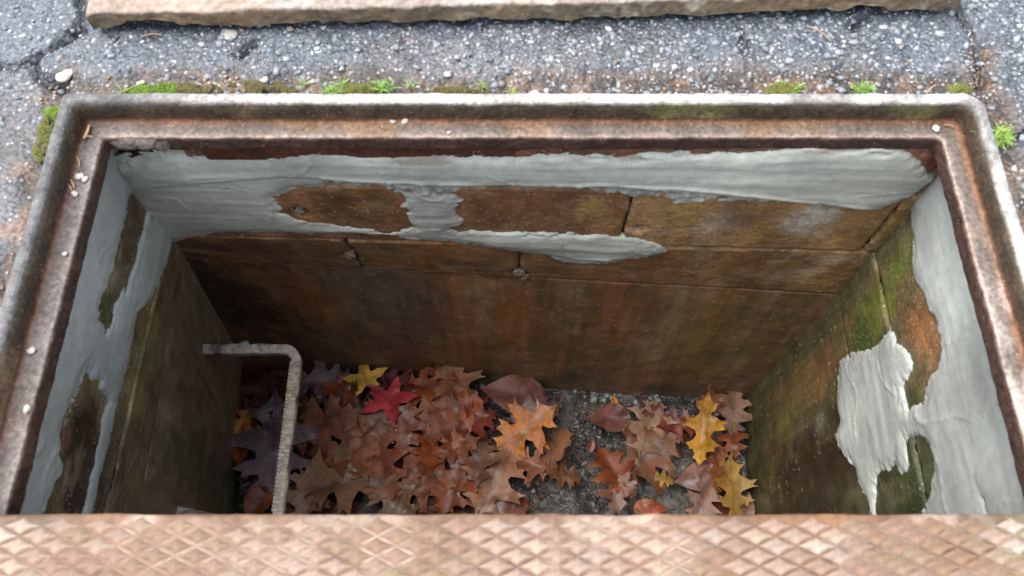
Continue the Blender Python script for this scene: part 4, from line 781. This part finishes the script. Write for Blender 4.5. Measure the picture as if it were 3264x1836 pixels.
def leaf_mesh(name, kind, L, curl, wid, seed, mat):
    r_ = random.Random(seed); pts = outline(kind, r_); n = len(pts); vs = [Vector(p) for p in pts]; ed = [(i, (i+1) % n) for i in range(n)]
    k0 = len(vs)
    for x in np.linspace(.06, .94, 15): vs.append(Vector((x, 0)))
    for x in np.arange(.05, 1, .065):
        for y_ in np.arange(-.39, .40, .065):
            if abs(y_) > .03: vs.append(Vector((x+r_.uniform(-.01, .01), y_+r_.uniform(-.01, .01))))
    ed += [(k0+i, k0+i+1) for i in range(14)]
    v2, _, f2, *_ = delaunay_2d_cdt(vs, ed, [], 1, 1e-4)
    P = np.array([(v.x, v.y) for v in v2]); 
    ptsA = np.array(pts); c = [sum((P[i] for i in f), np.zeros(2))/len(f) for f in f2]; ins = poly_sd(np.array(c), [tuple(p) for p in pts]) > -1e-5
    F = [list(f) for f, k in zip(f2, ins) if k]; used = sorted({i for f in F for i in f}); mp = {u: i for i, u in enumerate(used)}; F = [[mp[i] for i in f] for f in F]; P = P[used]
    x, y_ = P[:, 0], P[:, 1]*wid; Q = np.stack([x+seed*3.1, y_, 0*x], -1)
    cup = r_.uniform(-.5, .9)*curl; bend = r_.uniform(-.5, .5)*curl; tw = r_.uniform(-.6, .6)*curl; fold = r_.uniform(.1, .5)*curl
    z = cup*y_**2*1.6+bend*(x-.5)**2*1.2+tw*(x-.5)*y_+fold*np.abs(y_)*.5+(fbm(Q, 4, 3, seed)-.5)*.11*(.4+curl)+(fbm(Q, 14, 2, seed+3)-.5)*.035
    tipd = sstep(.14, .36, np.abs(y_))*(vnoise(Q, 6, seed+8)-.35)*.16*curl; z = z+tipd
    z = z-.012*np.exp(-(y_/.02)**2)
    if curl > 1.0:                                    # rolled about the midrib
        th = y_*5.0; y2 = np.sin(th)*.2; z = z*.4+(1-np.cos(th))*.2; y_ = y2
    V = np.stack([(x-.5)*L, y_*L, z*L], -1); V[:, 2] -= V[:, 2].min()
    me = mesh_np(name, V, F, mat); at = me.attributes.new('lp', 'FLOAT_VECTOR', 'POINT'); at.data.foreach_set('vector', np.stack([P[:, 0], P[:, 1], 0*x], -1).astype(np.float32).ravel())
    return me
def stem(parent, L, mat, seed, wid=1.0):
    r_ = random.Random(seed); n = 7; pts = np.array([(-L*(.47+.30*t), L*.06*t*t*r_.uniform(-1, 1), L*.05+.012*math.sin(t*2)*r_.uniform(-.3, 1)) for t in np.linspace(0, 1, n)])
    V = sweep(pts, .0026, .0026, 5); obj('leaf_stem', mesh_np('leaf_stem', V.reshape(-1, 3), grid_faces(n, 6), mat), parent)
NAME = {'oak': 'oak_leaf', 'ovate': 'fallen_leaf', 'maple': 'maple_leaf'}
placed = []
# litter underneath: leaves that nothing tells apart
FILL = ['chestnut', 'brown', 'maroon2', 'rust', 'redbrown', 'chestnut', 'greybrown', 'rustbrown']
fillm = [[leaf_mesh('oak_leaf', 'oak', 1.0, .6, 1.0, 300+j*10+i, LM[c]) for j in range(2)] for i, c in enumerate(FILL)]
zones = [(-.70, -.14, .28, .70, 24), (-.12, .02, .30, .60, 3), (.52, .60, .28, .60, 4)]
for x0, x1, y0, y1, cnt in zones:
    for _ in range(cnt):
        L_ = random.uniform(.12, .18); x, y = random.uniform(x0, x1), random.uniform(y0, y1)
        o = obj('oak_leaf', random.choice(random.choice(fillm)), None, (x, y, floor_z(x, y)+random.uniform(.002, .010)-.004))
        o.scale = (L_, L_*1.15, L_*.6); o.rotation_euler = (random.uniform(-.12, .12), random.uniform(-.12, .12), random.uniform(0, 6.28))
        tag(o, 'brown oak leaf buried in the litter under larger leaves', 'leaf', 'brown oak leaves in the pit litter')
for i, (x, y, L_, an, kind, col, curl, wid, lift, label) in enumerate(DATA['leaves']):
    nm = NAME[kind]; o = obj(nm, leaf_mesh(nm, kind, L_*1.22, curl*.9, wid*1.08, 500+i*7, LM[col]))
    zz = floor_z(x, y)+.022+lift; ov = 0
    for (x2, y2, L2, z2) in placed:
        if math.hypot(x-x2, y-y2) < (L_+L2)*.30: ov = max(ov, z2+.006)
    zz = max(zz, min(ov, zz+.055)); placed.append((x, y, L_, zz))
    o.location = (x, y, zz); r_ = random.Random(i); t_ = .16+.12*curl
    o.rotation_euler = Euler((r_.uniform(-t_, t_), r_.uniform(-t_, t_), an))
    if 'leaning on the far wall' in label or 'standing up' in label: o.rotation_euler = Euler((.0, -.55, an)); o.location.z += .02
    if 'upright folded' in label: o.rotation_euler = Euler((.35, .0, an)); o.location.z += .01
    tag(o, label, 'leaf', 'fallen leaves on the pit floor')
    if L_ > .10: stem(o, L_, LM[col], i)
for k in range(34):
    x, y = random.uniform(-.66, .60), random.uniform(.28, .70); L_ = random.uniform(.025, .06)
    o = obj('leaf_scrap', random.choice(random.choice(fillm)), None, (x, y, floor_z(x, y)+random.uniform(.004, .03))); o.scale = (L_, L_*random.uniform(.6, 1.2), L_*1.5); o.rotation_euler = (random.uniform(-.5, .5), random.uniform(-.5, .5), random.uniform(0, 6.28))
    tag(o, 'tiny torn scrap of brown leaf on the pit floor', 'leaf scrap', 'torn leaf scraps on the pit floor')
# twig lying on the mud near the plate
tw = np.array([(x, .315+.012*math.sin(x*9), floor_z(x, .32)+.016) for x in np.linspace(.13, .36, 16)]); off = tw[8].copy()
V = sweep(tw, .007, .007, 7); tag(obj('twig', mesh_np('twig', (V-off).reshape(-1, 3), grid_faces(16, 8), LM['maroon']), loc=off), 'dark thin twig lying on the mud by the plate edge', 'twig')

# ------------------------------------------------------------------ moss, weeds, pebbles, needles
def weed(n, Lb, seed, bright):
    r_ = random.Random(seed); V = []; F = []; C = []
    g0 = np.array((.17, .30, .055)) if bright else np.array((.19, .26, .10)); heads = [(r_.gauss(0, .008), r_.gauss(0, .006)) for _ in range(max(1, n//14))]
    for k in range(n):
        hx_, hy_ = heads[k % len(heads)]; a_ = r_.uniform(0, 6.28); l = Lb*r_.uniform(.5, 1.1); el = r_.uniform(.25, 1.3); w = .0009*r_.uniform(.8, 1.3); b0 = len(V)
        sx, sy = -math.sin(a_)*w, math.cos(a_)*w; c = g0*r_.uniform(.6, 1.3)*np.array((r_.uniform(.8, 1.3), 1, 1))
        for q in range(4):
            t = q/3; d = l*t*math.cos(el*(1-.3*t)); z = .004*1+l*t*math.sin(el)-.35*l*t*t; k_ = 1-.8*t
            x_, y_ = hx_+math.cos(a_)*d, hy_+math.sin(a_)*d; V += [(x_-sx*k_, y_-sy*k_, z), (x_+sx*k_, y_+sy*k_, z)]; C += [c*(.8+.4*t)]*2
            if q: F.append([b0+2*q-2, b0+2*q-1, b0+2*q+1, b0+2*q])
    return mesh_np('weed_tuft', V, F, M['moss'], np.array(C))
WL = ['bright green weed tuft at the left end of the far rim', 'bright green weed tuft on the far rim, left of the middle gap', 'pale green weed tuft leaning over the moss strip on the far rim', 'thin sparse weed sprig right of the pale tuft on the far rim',
      'greyish weed sprig beyond the middle of the far rim', 'small weed sprig beside the white pebble on the far rim', 'yellow-green weed tuft on the far rim, right of the middle', 'star-shaped green weed tuft touching the far rim at right',
      'largest green weed tuft, growing in the seam by the right rim', 'tiny weed sprig in the reddish moss on the far rim', 'weed sprig low in the seam at the right edge', 'tiny weed sprig at the far right corner of the rim']
for i, ((x, y), n, l, br) in enumerate(DATA['tufts']):
    tag(obj('weed_tuft', weed(int(n*1.4), l, i, br), loc=(x, y, ground_z(x, y)+.0005)), WL[i], 'weed', 'weeds along the rim')
def moss(rx, ry, kind, seed):
    rn = np.random.default_rng(seed); n = int(26000*rx*ry/.0006*.06)+420; V0 = np.array([(1, 0, 0), (-.5, .87, 0), (-.5, -.87, 0), (0, 0, 2.6)]); F0 = np.array([[0, 1, 3], [1, 2, 3], [2, 0, 3]])
    n *= 3; a_ = rn.uniform(0, 6.28, n); rr = np.sqrt(rn.uniform(0, 1, n)); px, py = rr*np.cos(a_)*rx*1.35, rr*np.sin(a_)*ry*1.25
    kp = fbm(np.stack([px+seed, py, 0*px], -1), 75, 3, seed)+.28*(1-rr*1.25)+rn.normal(0, .05, n) > (.57 if kind == 2 else .52); px, py, rr = px[kp], py[kp], rr[kp]; n = len(px)
    h = .0065*(1-rr**2)*fbm(np.stack([px+seed, py, 0*px], -1), 120, 2, seed+4)*1.6; s_ = rn.uniform(.0009, .0019, n)
    V = V0[None]*s_[:, None, None]; V[:, 3, :2] += rn.normal(0, .001, (n, 2)); V = V+np.stack([px, py, h], -1)[:, None]
    g0 = [np.array((.13, .22, .025)), np.array((.14, .155, .04)), np.array((.125, .115, .045))][kind]; c = g0*rn.uniform(.45, 1.35, (n, 1))*np.stack([rn.uniform(.8, 1.3, n), np.ones(n), np.ones(n)], -1)
    return mesh_np('moss_patch', V.reshape(-1, 3), (F0[None]+(np.arange(n)*4)[:, None, None]).reshape(-1, 3), M['moss'], np.repeat(c, 4, 0), smooth=False)
ML = ['bright green moss cushion at the left of the far rim', 'bright moss cushion at the far left corner of the rim', 'olive moss strip along the left rim below the corner', 'reddish-brown moss strip on the far rim, left half', 'olive moss patch between two weed tufts on the far rim',
      'yellow-green moss under the weed tuft on the far rim at right', 'rusty moss streak beyond the middle of the far rim', 'small olive moss patch by the far right corner', 'brownish moss right of the bright cushion on the far rim']
for i, ((x, y), rx, ry, kd) in enumerate(DATA['moss']):
    tag(obj('moss_patch', moss(rx, ry, kd, i), loc=(x, y, ground_z(x, y)+.0005)), ML[i], 'moss', 'moss patches along the rim')
def pebble(r, seed, flat=.65):
    bm = bmesh.new(); bmesh.ops.create_icosphere(bm, subdivisions=2, radius=1); V = np.array([v.co[:] for v in bm.verts]); F = [[v.index for v in f.verts] for f in bm.faces]; bm.free()
    V = V*(.45+1.1*fbm(V+seed*3.3, 1.6, 3, seed))[:, None]*r*np.array((1.15, .9, flat)); V[:, 2] -= V[:, 2].min()*.8
    return mesh_np('pebble', V, F, M['pebble'], None)
PLf = ['greyish pebble, leftmost of three on the far ledge', 'white pebble, middle of three on the far ledge', 'flat white pebble, rightmost of three on the far ledge', 'tiny pale chip near the lip of the far ledge', 'white pebble in the far right corner of the ledge']
PLl = ['white pebble, upper of a pair on the left ledge', 'small white pebble touching another on the left ledge', 'white pebble below the pair on the left ledge', 'tiny pale pebble halfway along the left ledge', 'tiny pale pebble low on the left ledge', 'white pebble low on the left ledge', 'white pebble lowest on the left ledge']
PLg = ['white pebble in the dirt behind the far rim', 'pale lichen-covered stone in the asphalt at upper left', 'flat pale stone lying by the slab at left', 'white pebble in the asphalt between slab and rim, left half', 'white pebble beside a weed tuft behind the far rim', 'grey pebble behind the bright moss cushion', 'white pebble in the asphalt in front of the slab at right', 'small white pebble in the asphalt in front of the slab, right of middle', 'white fleck of grit on the far rim top']
for Lb, pts, rs in ((PLf, DATA['pebbles_far'], (.0045, .006, .0055, .003, .0055)), (PLl, DATA['pebbles_left'], (.0065, .0045, .005, .0035, .0035, .0055, .0055)), (PLg, DATA['pebbles_ground'], (.006, .013, .012, .004, .005, .006, .005, .0035, .003))):
    for i, ((x, y, z), lb) in enumerate(zip(pts, Lb)):
        g_ = z if z < -.01 else (.004 if 'rim top' in lb else ground_z(x, y)-.001)
        o = obj('pebble', pebble(rs[i], i+int(rs[0]*1e4), .18 if 'flat' in lb or 'lichen' in lb else .5), loc=(x, y, g_)); o.rotation_euler = (0, 0, i*1.3); tag(o, lb, 'pebble', 'loose pebbles around the frame')
NLb = ['reddish pine needle upright in the far left corner of the ledge', 'short pine needle crossing another in the far left corner of the ledge', 'thin pine needle on the left ledge below the corner', 'curved pine needle beside the pebble pair on the left ledge', 'pale pine needle in the far right corner of the ledge', 'short pine needle lower on the left ledge',
       'pale straw lying on the asphalt near the slab at left', 'thin brown stem lying on the asphalt at right', 'dry needle in the dirt behind the far rim at right', 'short dry needle in the seam at right']
for i, (p, q) in enumerate(DATA['needles']+DATA['needles_ground']):
    p, q = np.array(p), np.array(q); mid = (p+q)/2; z = -.034 if p[2] < -.01 else ground_z(mid[0], mid[1])+.003; n = 6; t = np.linspace(0, 1, n)[:, None]
    pts = p+(q-p)*t-mid; pts[:, 2] = .0015+.0015*np.sin(t[:, 0]*3.1); pts[:, :2] += np.array((-(q-p)[1], (q-p)[0]))*.08*np.sin(t*3.1)
    V = sweep(pts, .0016 if i else .004, .0014, 5); tag(obj('pine_needle', mesh_np('pine_needle', V.reshape(-1, 3), grid_faces(n, 6), M['needle']), loc=(mid[0], mid[1], z)), NLb[i], 'needle', 'dry needles round the rim')
